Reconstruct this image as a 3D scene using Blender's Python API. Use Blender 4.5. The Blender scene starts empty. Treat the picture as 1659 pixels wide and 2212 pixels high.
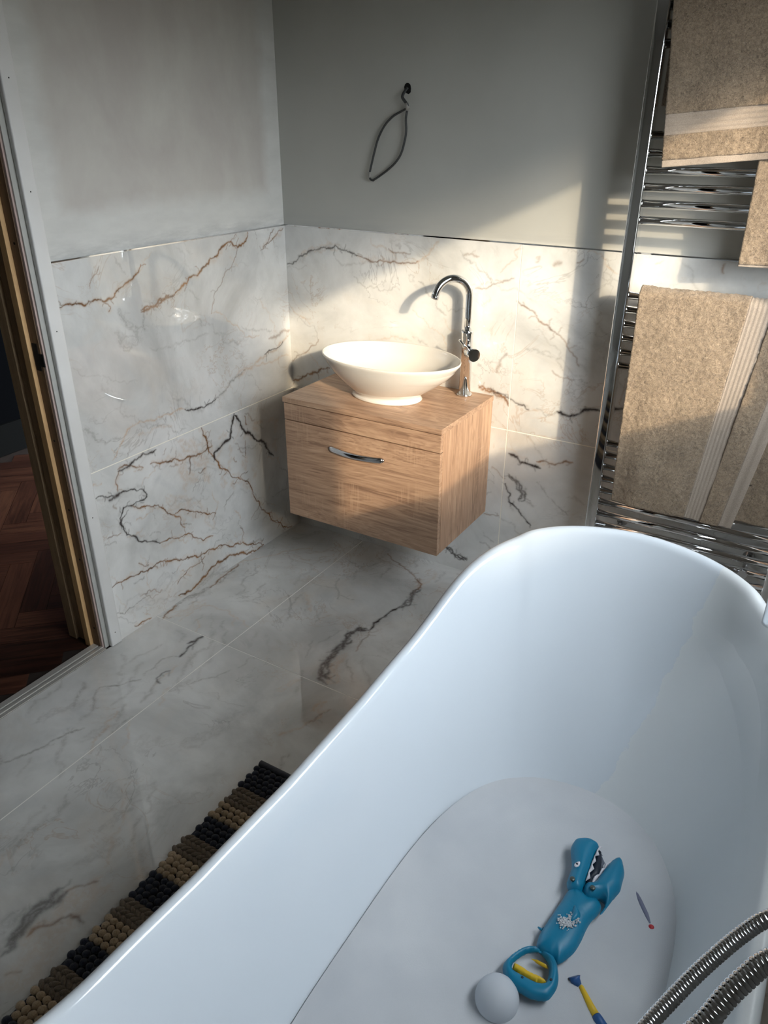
import bpy, bmesh, math, random
import numpy as np
from mathutils import Vector, Matrix, noise
from mathutils.geometry import delaunay_2d_cdt
VEINS = [
('L','g',5,0.95,[(0.989,1.084),(0.942,1.087),(0.869,1.087),(0.836,1.076),(0.79,1.096),(0.746,1.115),(0.712,1.13),(0.686,1.157)]),
('L','g',3,0.7,[(0.836,1.076),(0.817,1.058),(0.826,1.047)]),
('L','g',12,0.75,[(0.707,1.025),(0.67,1.034),(0.616,1.046),(0.588,1.05),(0.569,1.049)]),
('L','g',6,0.9,[(0.569,1.049),(0.534,1.071),(0.495,1.093),(0.458,1.093),(0.422,1.116),(0.358,1.142),(0.319,1.171),(0.292,1.177),(0.258,1.156),(0.225,1.166),(0.202,1.199)]),
('L','g',3,0.5,[(0.292,1.177),(0.273,1.186),(0.262,1.199)]),
('L','g',2.5,0.5,[(0.259,1.153),(0.292,1.105),(0.354,1.049),(0.393,1.02),(0.414,0.965)]),
('L','t',4,0.55,[(0.414,0.965),(0.343,0.927),(0.291,0.898),(0.258,0.853),(0.18,0.843)]),
('L','g',3,0.7,[(0.009,1.192),(0.063,1.167),(0.127,1.137)]),
('L','g',3,0.6,[(0.06,1.197),(0.095,1.158),(0.137,1.133)]),
('L','g',2.5,0.5,[(0.835,1.173),(0.862,1.147),(0.877,1.12)]),
('L','t',2.5,0.5,[(0.638,1.187),(0.675,1.161),(0.693,1.138)]),
('L','n',14,0.45,[(0.793,1.046),(0.774,1.005),(0.756,0.991),(0.736,0.949),(0.799,0.947),(0.806,0.98)]),
('L','n',8,0.5,[(0.793,1.046),(0.779,1.017),(0.769,0.994),(0.703,0.97),(0.701,1.018)]),
('L','n',14,0.3,[(0.812,0.987),(0.778,0.947),(0.72,0.957)]),
('L','t',9,0.55,[(-0.0,0.812),(0.058,0.789),(0.125,0.77),(0.189,0.758),(0.272,0.738),(0.323,0.724)]),
('L','d',3,0.8,[(0.047,0.791),(0.103,0.775),(0.157,0.767)]),
('L','g',10,0.4,[(-0.001,0.825),(0.066,0.819),(0.13,0.819)]),
('L','n',7,0.7,[(0.272,0.738),(0.323,0.724),(0.374,0.698),(0.433,0.675)]),
('L','d',5,0.9,[(0.433,0.675),(0.489,0.662),(0.549,0.67),(0.582,0.681)]),
('L','t',5,0.75,[(0.582,0.681),(0.613,0.689),(0.678,0.69),(0.74,0.691),(0.806,0.694),(0.838,0.675),(0.866,0.643),(0.9,0.613)]),
('L','t',6,0.45,[(0.008,0.722),(0.118,0.727),(0.222,0.739),(0.323,0.724)]),
('L','t',8,0.35,[(0.79,0.659),(0.722,0.661),(0.646,0.643)]),
('L','n',3,0.3,[(0.984,0.922),(0.937,0.884),(0.863,0.864),(0.802,0.826),(0.759,0.826)]),
('L','n',6,0.3,[(0.692,0.912),(0.603,0.897),(0.522,0.897),(0.436,0.903)]),
('L','n',8,0.25,[(0.893,0.845),(0.874,0.812),(0.825,0.781),(0.844,0.753)]),
('L','d',9,1,[(0.349,0.597),(0.369,0.555),(0.38,0.51),(0.43,0.498),(0.47,0.485),(0.469,0.46)]),
('L','d',9,0.9,[(0.35,0.59),(0.317,0.538),(0.262,0.484),(0.213,0.446),(0.175,0.395),(0.145,0.358)]),
('L','g',6,1,[(0.517,0.595),(0.498,0.542),(0.472,0.471),(0.45,0.421),(0.398,0.376)]),
('L','g',4,0.9,[(0.398,0.376),(0.333,0.325),(0.287,0.269),(0.252,0.199),(0.213,0.135),(0.15,0.073),(0.058,0.006)]),
('L','g',6,0.8,[(0.475,0.514),(0.531,0.506),(0.583,0.511),(0.656,0.531),(0.705,0.536),(0.758,0.549)]),
('L','t',35,0.4,[(0.616,0.575),(0.571,0.534),(0.519,0.467),(0.511,0.395)]),
('L','t',30,0.4,[(0.619,0.504),(0.571,0.418)]),
('L','g',5,0.6,[(0.583,0.511),(0.588,0.479),(0.601,0.451)]),
('L','d',6,0.75,[(0.727,0.588),(0.78,0.594),(0.82,0.584),(0.851,0.571),(0.887,0.572)]),
('L','g',4,0.8,[(0.886,0.578),(0.837,0.572),(0.789,0.548)]),
('L','g',3,0.7,[(0.879,0.575),(0.902,0.535),(0.9,0.509)]),
('L','d',4,0.85,[(0.982,0.518),(0.936,0.505),(0.894,0.501),(0.851,0.496),(0.802,0.476),(0.792,0.446),(0.816,0.443),(0.861,0.443),(0.89,0.448),(0.91,0.419),(0.897,0.374)]),
('L','d',10,0.7,[(0.938,0.494),(0.91,0.495),(0.894,0.501)]),
('L','g',4,0.95,[(0.861,0.443),(0.798,0.416),(0.739,0.384),(0.689,0.335),(0.654,0.341),(0.589,0.305),(0.547,0.28),(0.493,0.256)]),
('L','g',4,0.8,[(0.689,0.335),(0.666,0.318),(0.648,0.267)]),
('L','n',4,0.7,[(0.388,0.302),(0.431,0.282),(0.446,0.243)]),
('L','t',4,0.5,[(0.504,0.246),(0.478,0.294),(0.499,0.347)]),
('L','n',4,0.6,[(0.116,0.296),(0.062,0.236),(0.077,0.201)]),
('L','n',6,0.5,[(0.348,0.456),(0.308,0.449),(0.236,0.439)]),
('L','n',5,0.4,[(0.173,0.191),(0.114,0.191),(0.066,0.188)]),
('L','d',5,0.9,[(0.889,0.42),(0.912,0.403),(0.899,0.369),(0.894,0.352),(0.858,0.325),(0.814,0.289),(0.767,0.261)]),
('L','g',4,0.8,[(0.767,0.261),(0.696,0.246),(0.607,0.207),(0.52,0.174)]),
('L','g',5,0.95,[(0.983,0.202),(0.931,0.203),(0.865,0.199),(0.806,0.191),(0.753,0.183),(0.709,0.169),(0.637,0.143),(0.579,0.128),(0.518,0.115),(0.465,0.11),(0.402,0.084),(0.338,0.049),(0.246,0.005)]),
('L','g',3,0.7,[(0.867,0.234),(0.846,0.211),(0.829,0.207)]),
('L','t',3,0.5,[(0.84,0.239),(0.838,0.184),(0.84,0.124)]),
('L','n',3.5,0.9,[(0.983,0.104),(0.954,0.083),(0.911,0.093),(0.862,0.097)]),
('L','g',8,0.9,[(0.719,0.025),(0.657,0.011),(0.604,0.029),(0.549,0.051),(0.474,0.051),(0.397,0.034),(0.33,0.01),(0.246,0.005)]),
('L','n',22,0.45,[(0.628,0.008),(0.553,0.019),(0.476,0.03)]),
('L','g',3,0.7,[(0.716,0.072),(0.674,0.091),(0.613,0.1),(0.571,0.112)]),
('L','g',4,0.8,[(0.925,0.018),(0.882,0.013),(0.852,0.007)]),
('L','g',3,0.6,[(0.968,0.373),(0.931,0.366),(0.915,0.369)]),
('L','n',18,0.25,[(0.952,0.094),(0.849,0.097),(0.718,0.114)]),
('L','g',4,0.5,[(0.372,0.143),(0.354,0.109),(0.368,0.081)]),
('L','t',3,0.6,[(0.198,0.1),(0.151,0.065),(0.051,0.002)]),
('L','t',25,0.3,[(0.714,0.41),(0.635,0.332),(0.547,0.271),(0.507,0.196)]),
('F','n',16,0.75,[(0.016,0.782),(0.007,0.744),(0.01,0.699),(0.022,0.662),(0.025,0.614),(0.031,0.595)]),
('F','g',6,0.8,[(0.03,0.828),(0.017,0.802),(0.007,0.744)]),
('F','g',6,0.7,[(0.031,0.595),(0.021,0.537),(0.015,0.475),(0.008,0.411)]),
('F','n',10,0.5,[(0.034,0.561),(0.023,0.495),(0.025,0.453)]),
('F','t',4,0.5,[(0.088,0.807),(0.089,0.751),(0.09,0.694),(0.134,0.681),(0.233,0.691),(0.311,0.711)]),
('F','t',25,0.3,[(0.036,0.811),(0.063,0.753),(0.072,0.675)]),
('F','d',9,0.9,[(0.219,0.832),(0.216,0.866),(0.202,0.887)]),
('F','d',7,0.85,[(0.216,0.866),(0.22,0.906),(0.229,0.937),(0.232,0.953)]),
('F','n',5,0.7,[(0.232,0.953),(0.198,0.98),(0.194,1.017),(0.196,1.061),(0.205,1.078)]),
('F','n',10,0.4,[(0.109,0.847),(0.161,0.855),(0.176,0.897)]),
('F','n',5,0.6,[(0.195,1.27),(0.158,1.233),(0.131,1.188),(0.153,1.169)]),
('F','n',5,0.85,[(0.153,1.169),(0.183,1.135),(0.209,1.097)]),
('F','n',10,0.5,[(0.254,1.059),(0.287,1.124),(0.29,1.173)]),
('F','d',4,0.7,[(0.255,1.019),(0.247,1.069),(0.274,1.079)]),
('F','n',8,0.35,[(0.113,1.072),(0.11,1.021),(0.13,0.973),(0.134,0.934)]),
('F','n',5,0.6,[(0.317,1.312),(0.312,1.266),(0.316,1.226)]),
('F','n',5,0.6,[(0.348,1.055),(0.359,1.016),(0.398,0.971),(0.414,0.917)]),
('F','n',5,0.6,[(0.428,0.897),(0.428,0.84),(0.461,0.831)]),
('F','n',12,0.5,[(0.326,1.09),(0.322,1.061),(0.349,1.023)]),
('F','n',6,0.7,[(0.148,1.535),(0.168,1.519),(0.182,1.482),(0.199,1.433),(0.206,1.394),(0.234,1.331)]),
('F','n',20,0.3,[(0.272,1.362),(0.277,1.305),(0.302,1.271)]),
('F','n',14,0.35,[(0.096,1.388),(0.102,1.327),(0.129,1.3),(0.151,1.248)]),
('F','n',10,0.3,[(0.199,1.316),(0.186,1.256),(0.151,1.227)]),
('F','t',4,0.6,[(0.002,0.415),(0.054,0.313),(0.096,0.242),(0.182,0.162)]),
('F','n',14,0.35,[(0.066,0.138),(0.108,0.073),(0.123,0.024)]),
('F','n',3,0.6,[(0.4,0.617),(0.373,0.564),(0.355,0.518),(0.346,0.448)]),
('F','n',25,0.3,[(0.523,1.227),(0.561,1.15),(0.574,1.04)]),
('F','n',18,0.3,[(0.455,1.432),(0.503,1.449),(0.546,1.437),(0.561,1.398)]),
('F','n',20,0.25,[(0.403,1.256),(0.414,1.302),(0.453,1.296),(0.441,1.241)]),
('F','g',6,0.7,[(0.653,0.142),(0.686,0.168),(0.695,0.207)]),
('F','d',14,0.7,[(0.695,0.207),(0.687,0.245),(0.705,0.287),(0.701,0.331),(0.689,0.349)]),
('F','d',7,0.85,[(0.689,0.349),(0.677,0.386),(0.67,0.44),(0.675,0.495),(0.672,0.516)]),
('F','d',20,0.8,[(0.672,0.516),(0.644,0.551),(0.632,0.567),(0.637,0.592)]),
('F','d',26,0.7,[(0.637,0.592),(0.643,0.633),(0.636,0.672),(0.638,0.713),(0.655,0.761),(0.671,0.798),(0.701,0.811)]),
('F','t',26,0.5,[(0.675,0.665),(0.688,0.724),(0.708,0.776),(0.723,0.813)]),
('F','g',4,0.5,[(0.676,0.513),(0.685,0.563),(0.69,0.604),(0.698,0.634)]),
('F','n',5,0.4,[(0.568,0.661),(0.581,0.617),(0.589,0.57)]),
('F','g',4,0.6,[(0.462,0.04),(0.5,0.069),(0.549,0.09),(0.588,0.106),(0.631,0.129),(0.673,0.16),(0.692,0.185),(0.689,0.224)]),
('F','n',8,0.4,[(0.584,0.099),(0.612,0.121),(0.635,0.126)]),
('F','n',3,0.6,[(0.402,0.295),(0.441,0.362),(0.48,0.414)]),
('F','n',3,0.6,[(0.457,0.385),(0.489,0.387),(0.527,0.385)]),
('F','n',2.5,0.5,[(0.344,0.454),(0.352,0.513),(0.371,0.563),(0.403,0.613)]),
('F','n',2.5,0.4,[(0.324,0.366),(0.411,0.363),(0.436,0.354)]),
('F','t',8,0.5,[(0.719,1.067),(0.737,1.04),(0.761,1.006),(0.773,0.962),(0.775,0.93),(0.785,0.906)]),
('F','n',5,0.7,[(0.764,0.997),(0.773,0.962),(0.775,0.93),(0.785,0.906)]),
('F','t',8,0.5,[(0.749,0.936),(0.738,0.914),(0.756,0.882)]),
('F','t',14,0.3,[(0.601,0.918),(0.614,0.879),(0.631,0.838)]),
('F','d',28,0.55,[(0.62,1.862),(0.611,1.828),(0.608,1.793),(0.606,1.757),(0.611,1.721),(0.617,1.7)]),
('F','n',25,0.4,[(0.574,1.83),(0.578,1.795),(0.594,1.759)]),
('F','g',8,0.5,[(0.639,1.811),(0.641,1.784),(0.665,1.753),(0.675,1.731),(0.715,1.728)]),
('F','g',5,0.45,[(0.621,1.698),(0.633,1.676),(0.661,1.645)]),
('F','t',60,0.35,[(0.672,1.83),(0.677,1.782),(0.663,1.711),(0.677,1.67)]),
('F','t',70,0.3,[(0.688,1.9),(0.697,1.849),(0.699,1.779)]),
('F','n',14,0.4,[(0.553,1.548),(0.555,1.52),(0.552,1.486),(0.572,1.46)]),
('F','n',20,0.3,[(0.581,1.634),(0.598,1.592),(0.615,1.537)]),
('F','n',14,0.3,[(0.513,1.445),(0.536,1.401),(0.565,1.376)]),
('F','n',30,0.25,[(0.612,1.485),(0.634,1.408),(0.674,1.347)]),
('F','g',3,0.4,[(0.674,1.886),(0.682,1.874),(0.694,1.865)]),
('B','d',5,0.7,[(0.004,1.068),(0.047,1.08),(0.086,1.109),(0.131,1.127),(0.182,1.134),(0.218,1.148),(0.26,1.134),(0.308,1.121)]),
('B','t',12,0.4,[(0.07,1.097),(0.116,1.126),(0.175,1.139),(0.232,1.143)]),
('B','g',4,0.7,[(0.308,1.121),(0.356,1.111),(0.403,1.115),(0.456,1.114),(0.501,1.112),(0.539,1.115)]),
('B','t',6,0.6,[(0.539,1.115),(0.57,1.136),(0.595,1.159),(0.624,1.192)]),
('B','n',2.5,0.35,[(0.003,1.056),(0.053,1.054),(0.091,1.069)]),
('B','g',4,0.5,[(0.436,1.153),(0.481,1.143),(0.52,1.143)]),
('B','t',6,0.35,[(0.37,1.161),(0.41,1.161),(0.449,1.145),(0.469,1.12)]),
('B','g',5,0.4,[(0.762,1.056),(0.809,1.066),(0.853,1.083),(0.891,1.099)]),
('B','t',4,0.5,[(0.845,1.113),(0.871,1.14),(0.897,1.162),(0.885,1.178),(0.911,1.188)]),
('B','g',6,0.3,[(0.715,1.153),(0.768,1.154)]),
('B','t',4,0.5,[(0.002,0.922),(0.027,0.894),(0.095,0.859)]),
('B','n',2,0.3,[(0.469,1.09),(0.45,1.05),(0.43,1.003)]),
('B','n',2,0.3,[(0.072,1.003),(0.101,0.97),(0.115,0.941)]),
('B','g',7,0.9,[(0.004,0.627),(0.051,0.651),(0.108,0.677),(0.179,0.704)]),
('B','g',4,0.5,[(0.005,0.704),(0.064,0.745),(0.121,0.785),(0.133,0.806)]),
('B','n',2.5,0.4,[(0.041,0.888),(0.116,0.854),(0.129,0.805)]),
('B','g',14,0.85,[(0.794,0.731),(0.849,0.726),(0.893,0.71),(0.907,0.689)]),
('B','d',4,0.8,[(0.85,0.72),(0.905,0.712),(0.936,0.7),(0.978,0.685)]),
('B','g',4,0.6,[(0.907,1.031),(0.942,1.014),(0.977,0.992)]),
('B','g',10,0.35,[(0.887,0.862),(0.866,0.82),(0.857,0.791)]),
('B','t',6,0.4,[(0.387,0.84),(0.456,0.861),(0.517,0.857)]),
('B','g',5,0.6,[(0.976,0.988),(0.998,0.971),(1.036,0.952)]),
('B','g',3,0.55,[(1.036,0.952),(1.074,0.927),(1.098,0.896),(1.128,0.856)]),
('B','n',12,0.3,[(1.128,0.856),(1.154,0.845)]),
('B','n',4,0.6,[(1.005,0.695),(1.039,0.674),(1.074,0.697)]),
('B','d',8,1,[(1.074,0.697),(1.117,0.689),(1.151,0.706),(1.18,0.724),(1.21,0.724)]),
('B','d',7,0.8,[(1.21,0.724),(1.24,0.722),(1.286,0.744)]),
('B','n',16,0.4,[(1.143,0.818),(1.151,0.789),(1.151,0.753),(1.139,0.719)]),
('B','g',4,0.4,[(1.044,0.828),(1.077,0.812),(1.118,0.809)]),
('B','g',5,0.7,[(1.023,0.509),(1.067,0.513),(1.104,0.521),(1.146,0.533)]),
('B','t',4,0.5,[(1.014,0.603),(1.058,0.601),(1.11,0.612)]),
('B','n',4,0.6,[(1.03,0.435),(1.067,0.402),(1.11,0.365),(1.152,0.34)]),
('B','g',3,0.5,[(1.104,1.173),(1.086,1.162)]),
('B','g',10,0.35,[(1.015,1.147),(1.038,1.158)]),
('B','g',12,0.3,[(0.959,1.157),(0.973,1.171)]),
('B','d',8,0.85,[(0.921,0.517),(0.952,0.511),(0.966,0.49),(1.003,0.492),(1.039,0.488)]),
('B','d',14,0.7,[(0.928,0.437),(0.96,0.419),(0.988,0.381),(0.972,0.351)]),
('B','d',5,0.85,[(0.918,0.402),(0.939,0.368),(0.936,0.335),(0.983,0.301),(1.024,0.265)]),
('B','n',10,0.5,[(0.992,0.407),(1.003,0.352),(1.029,0.339)]),
('B','g',4,0.5,[(0.844,0.264),(0.902,0.272)]),
('B','g',4,0.4,[(0.863,0.454),(0.916,0.421)]),
('B','d',12,0.85,[(0.694,0.087),(0.731,0.061),(0.789,0.049)]),
('B','n',4,0.5,[(0.85,0.175),(0.891,0.159)]),
('B','t',3,0.5,[(1.311,1.177),(1.331,1.187)]),
('B','g',4,0.5,[(1.491,1.192),(1.492,1.167)])]
SHARK = {'body':[(1.612,-1.286),(1.607,-1.321),(1.603,-1.35),(1.599,-1.379),(1.597,-1.4),(1.598,-1.415),(1.602,-1.43),(1.614,-1.433),(1.627,-1.436),(1.635,-1.433),(1.643,-1.437),(1.652,-1.423),(1.661,-1.402),(1.665,-1.375),(1.666,-1.349),(1.669,-1.327),(1.675,-1.309),(1.676,-1.29),(1.666,-1.281),(1.659,-1.28),(1.648,-1.283),(1.634,-1.279),(1.621,-1.278)],'upper_jaw':[(1.604,-1.274),(1.603,-1.26),(1.601,-1.241),(1.595,-1.225),(1.587,-1.206),(1.585,-1.193),(1.587,-1.179),(1.596,-1.17),(1.609,-1.163),(1.622,-1.163),(1.634,-1.169),(1.632,-1.186),(1.632,-1.203),(1.633,-1.229),(1.634,-1.251),(1.636,-1.269),(1.636,-1.284),(1.631,-1.291),(1.62,-1.294),(1.611,-1.292),(1.605,-1.281)],'lower_jaw':[(1.635,-1.275),(1.638,-1.264),(1.649,-1.256),(1.653,-1.239),(1.657,-1.22),(1.66,-1.205),(1.665,-1.189),(1.674,-1.177),(1.682,-1.179),(1.689,-1.191),(1.694,-1.205),(1.696,-1.229),(1.697,-1.247),(1.691,-1.269),(1.687,-1.287),(1.682,-1.308),(1.678,-1.312),(1.681,-1.294),(1.679,-1.283),(1.67,-1.279),(1.661,-1.288),(1.653,-1.294),(1.645,-1.293),(1.638,-1.286)],'mouth':[(1.634,-1.174),(1.64,-1.174),(1.647,-1.2),(1.651,-1.216),(1.653,-1.23),(1.647,-1.243),(1.65,-1.26),(1.636,-1.267),(1.634,-1.241),(1.634,-1.208),(1.633,-1.188)],'upper_teeth':[(1.634,-1.169),(1.639,-1.171),(1.634,-1.181),(1.64,-1.191),(1.633,-1.198),(1.639,-1.208),(1.635,-1.219),(1.641,-1.227),(1.636,-1.24),(1.641,-1.251),(1.635,-1.262),(1.634,-1.251),(1.633,-1.229),(1.632,-1.203),(1.632,-1.186)],'lower_teeth':[(1.649,-1.257),(1.645,-1.253),(1.645,-1.241),(1.652,-1.23),(1.652,-1.217),(1.657,-1.212),(1.655,-1.202),(1.664,-1.188),(1.66,-1.205),(1.657,-1.22),(1.653,-1.239)],'far_teeth':[(1.637,-1.169),(1.645,-1.176),(1.642,-1.176),(1.653,-1.19),(1.651,-1.198),(1.657,-1.211),(1.65,-1.219),(1.647,-1.2),(1.641,-1.18)],'handle':[(1.602,-1.43),(1.588,-1.437),(1.577,-1.45),(1.569,-1.466),(1.564,-1.482),(1.564,-1.493),(1.57,-1.504),(1.58,-1.513),(1.593,-1.518),(1.609,-1.518),(1.625,-1.518),(1.64,-1.513),(1.651,-1.506),(1.655,-1.495),(1.657,-1.479),(1.654,-1.463),(1.647,-1.447),(1.64,-1.436),(1.631,-1.431),(1.616,-1.43)],'handle_hole':[(1.599,-1.441),(1.589,-1.451),(1.58,-1.469),(1.577,-1.479),(1.579,-1.487),(1.587,-1.491),(1.605,-1.491),(1.623,-1.49),(1.636,-1.484),(1.638,-1.471),(1.634,-1.455),(1.628,-1.446),(1.62,-1.44),(1.609,-1.436)],'trigger':[(1.578,-1.475),(1.591,-1.475),(1.604,-1.476),(1.613,-1.476),(1.624,-1.475),(1.639,-1.476),(1.639,-1.483),(1.617,-1.488),(1.597,-1.488),(1.579,-1.487)],'trigger2':[(1.599,-1.45),(1.61,-1.446),(1.629,-1.447),(1.632,-1.452),(1.617,-1.452)],'fin':[(1.633,-1.326),(1.639,-1.328),(1.648,-1.335),(1.651,-1.347),(1.646,-1.358),(1.64,-1.368),(1.636,-1.359),(1.634,-1.343)],'side_fin':[(1.588,-1.389),(1.59,-1.387),(1.596,-1.387),(1.598,-1.382),(1.599,-1.391),(1.593,-1.392)],'eye':[(1.607,-1.251),(1.607,-1.246),(1.61,-1.24),(1.614,-1.237),(1.616,-1.243),(1.615,-1.249),(1.611,-1.253)],'rivets':[(1.614,-1.281),(1.653,-1.281),(1.603,-1.349),(1.637,-1.374),(1.602,-1.5),(1.645,-1.478),(1.567,-1.474)],'pupil':[(1.611,-1.246)],'brush':[(1.678,-1.438),(1.69,-1.443),(1.714,-1.465),(1.73,-1.478),(1.753,-1.492),(1.786,-1.524)],'rod':[(1.691,-1.174),(1.723,-1.208),(1.75,-1.243),(1.765,-1.266)],'ball':[(1.578,-1.537)]}
CAMM = [[0.85553842, -0.23642573, 0.46060491, 1.81100694], [0.51773435, 0.38677624, -0.76312207, -2.30351858], [0.00227065, 0.89135123, 0.45330765, 1.52668661], [0.0, 0.0, 0.0, 1.0]]
SUN, HAZE, SKY, SANG, HANG, EXPO = 3.7, 3.8, 15.0, 1.2, 10.0, 0.0
SKYC, HOR, GRD = (.89, .945, 1.0, 1), (.92, .96, 1.0, 1), (.06, .06, .055, 1)
FILMN, FILMD = (.8789, -.4757, -.0351), 1.8649

random.seed(7); rng = np.random.RandomState(5)
C = bpy.context.scene.collection
PI = math.pi

# ---------------------------------------------------------------- nodes
def srgb(r, g, b):
    f = lambda c: ((c/255+.055)/1.055)**2.4 if c/255 > .04045 else c/255/12.92
    return (f(r), f(g), f(b), 1)

class NT:
    def __init__(s, name):
        s.m = bpy.data.materials.new(name); s.m.use_nodes = True
        s.t = s.m.node_tree; s.n = s.t.nodes; s.l = s.t.links
        s.n.clear()
        s.out = s.n.new('ShaderNodeOutputMaterial'); s.b = s.n.new('ShaderNodeBsdfPrincipled')
        s.l.new(s.b.outputs[0], s.out.inputs[0])
    def put(s, sock, v):
        if hasattr(v, 'is_linked') or hasattr(v, 'links'): s.l.new(v, sock)
        elif v is not None: sock.default_value = v
    def node(s, typ, ins={}, **kw):
        x = s.n.new(typ)
        for k, v in kw.items(): setattr(x, k, v)
        for k, v in ins.items(): s.put(x.inputs[k], v)
        return x
    def obj(s): return s.node('ShaderNodeTexCoord').outputs['Object']
    def mapping(s, v, scale=(1,1,1), loc=(0,0,0), rot=(0,0,0)):
        return s.node('ShaderNodeMapping', {'Vector': v, 'Scale': scale, 'Location': loc, 'Rotation': rot}).outputs[0]
    def noise(s, v, scale, detail=4, rough=.5, dist=0):
        return s.node('ShaderNodeTexNoise', {'Vector': v, 'Scale': scale, 'Detail': detail, 'Roughness': rough, 'Distortion': dist}).outputs[0]
    def math(s, op, a, b=0, c=0, clamp=False):
        x = s.node('ShaderNodeMath', operation=op, use_clamp=clamp)
        s.put(x.inputs[0], a); s.put(x.inputs[1], b); s.put(x.inputs[2], c); return x.outputs[0]
    def ramp(s, f, *stops, interp='LINEAR'):
        x = s.node('ShaderNodeValToRGB'); e = x.color_ramp.elements; x.color_ramp.interpolation = interp
        while len(e) < len(stops): e.new(.5)
        for k, (p, c) in enumerate(stops):
            e[k].position = p; e[k].color = c if isinstance(c, tuple) else (c, c, c, 1)
        s.put(x.inputs[0], f); return x.outputs[0]
    def mix(s, f, a, b, typ='MIX'):
        x = s.node('ShaderNodeMix', data_type='RGBA', blend_type=typ)
        s.put(x.inputs[0], f); s.put(x.inputs[6], a); s.put(x.inputs[7], b); return x.outputs[2]
    def bump(s, h, strength=.3, dist=.001, normal=None):
        x = s.node('ShaderNodeBump', {'Height': h, 'Strength': strength, 'Distance': dist})
        if normal is not None: s.l.new(normal, x.inputs['Normal'])
        s.l.new(x.outputs[0], s.b.inputs['Normal']); return x.outputs[0]
    def set(s, **k):
        for a, v in k.items():
            a = {'base': 'Base Color', 'rough': 'Roughness', 'metal': 'Metallic', 'spec': 'Specular IOR Level', 'coat': 'Coat Weight', 'coatr': 'Coat Roughness',
                 'alpha': 'Alpha', 'sheen': 'Sheen Weight', 'trans': 'Transmission Weight', 'sss': 'Subsurface Weight', 'sheenr': 'Sheen Roughness'}[a]
            s.put(s.b.inputs[a], v)
        return s.m

def plain(name, col, rough=.5, **k):
    t = NT(name); v = t.obj()
    n = t.noise(v, 60, 3)
    c = t.mix(t.math('MULTIPLY', n, .12), col, tuple(x*.8 for x in col[:3])+(1,))
    return t.set(base=c, rough=rough, **k)

def marble(name, scale=1.0, attr=True, seed=0.0, rough=.008, dark=1.0):
    t = NT(name); v = t.mapping(t.obj(), loc=(seed, seed*.7, seed*1.3))
    cloud = t.noise(v, 2.6, 6, .6, .6); cloud2 = t.noise(v, 9, 5, .6, .8)
    base = t.ramp(cloud, (.32, srgb(186, 186, 183)), (.50, srgb(214, 214, 211)), (.66, srgb(230, 230, 228)))
    base = t.mix(t.math('MULTIPLY', t.ramp(cloud2, (.5, 0.0), (.75, 1.0)), .30), base, srgb(178, 181, 184))
    # warm tinted drifts
    warm = t.ramp(t.noise(t.mapping(v, loc=(7, 3, 2)), 3.3, 4, .55, .7), (.55, 0.0), (.75, 1.0))
    base = t.mix(t.math('MULTIPLY', warm, .35), base, srgb(208, 192, 172))
    # fine vein networks
    def vein(sc, w, dist, off):
        n = t.noise(t.mapping(v, loc=off), sc, 5, .62, dist)
        d = t.math('ABSOLUTE', t.math('SUBTRACT', n, .5))
        return t.ramp(d, (0, 1.0), (w, 0.0))
    m1 = t.ramp(t.noise(t.mapping(v, loc=(3, 9, 1)), 4, 3), (.5, 0.0), (.66, 1.0))
    a = t.math('MULTIPLY', vein(3.2, .012, 1.2, (1, 5, 2)), m1)
    m2 = t.ramp(t.noise(t.mapping(v, loc=(13, 2, 6)), 3.4, 3), (.5, 0.0), (.64, 1.0))
    b = t.math('MULTIPLY', vein(5.5, .014, 1.0, (11, 4, 9)), m2)
    base = t.mix(t.math('MULTIPLY', a, .4), base, srgb(130, 125, 122))
    base = t.mix(t.math('MULTIPLY', b, .35), base, srgb(165, 128, 92))
    if attr:
        at = t.node('ShaderNodeAttribute', attribute_name='vein')
        sp = t.node('ShaderNodeSeparateColor', {'Color': at.outputs['Color']})
        br = t.ramp(t.noise(t.obj(), 130, 4, .7), (.30, .65), (.5, 1.0))
        br2 = t.ramp(t.noise(t.obj(), 45, 5, .7, 1.5), (.38, .3), (.54, 1.0))
        base = t.mix(t.math('MULTIPLY', t.math('MULTIPLY', sp.outputs[2], br2), .85), base, srgb(196, 160, 124))
        base = t.mix(t.math('MULTIPLY', t.math('MULTIPLY', at.outputs['Alpha'], br2), .8*dark), base, srgb(120, 114, 108))
        base = t.mix(t.math('MULTIPLY', t.math('MULTIPLY', sp.outputs[0], br), 1.25, 0, True), base, t.ramp(t.noise(t.obj(), 18, 3), (.35, srgb(104, 76, 54)), (.65, srgb(150, 108, 70))))
        base = t.mix(t.math('MULTIPLY', t.math('MULTIPLY', sp.outputs[1], br), 1.25*dark, 0, True), base, srgb(66, 60, 58))
    return t.set(base=base, rough=rough, spec=.95)

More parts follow.
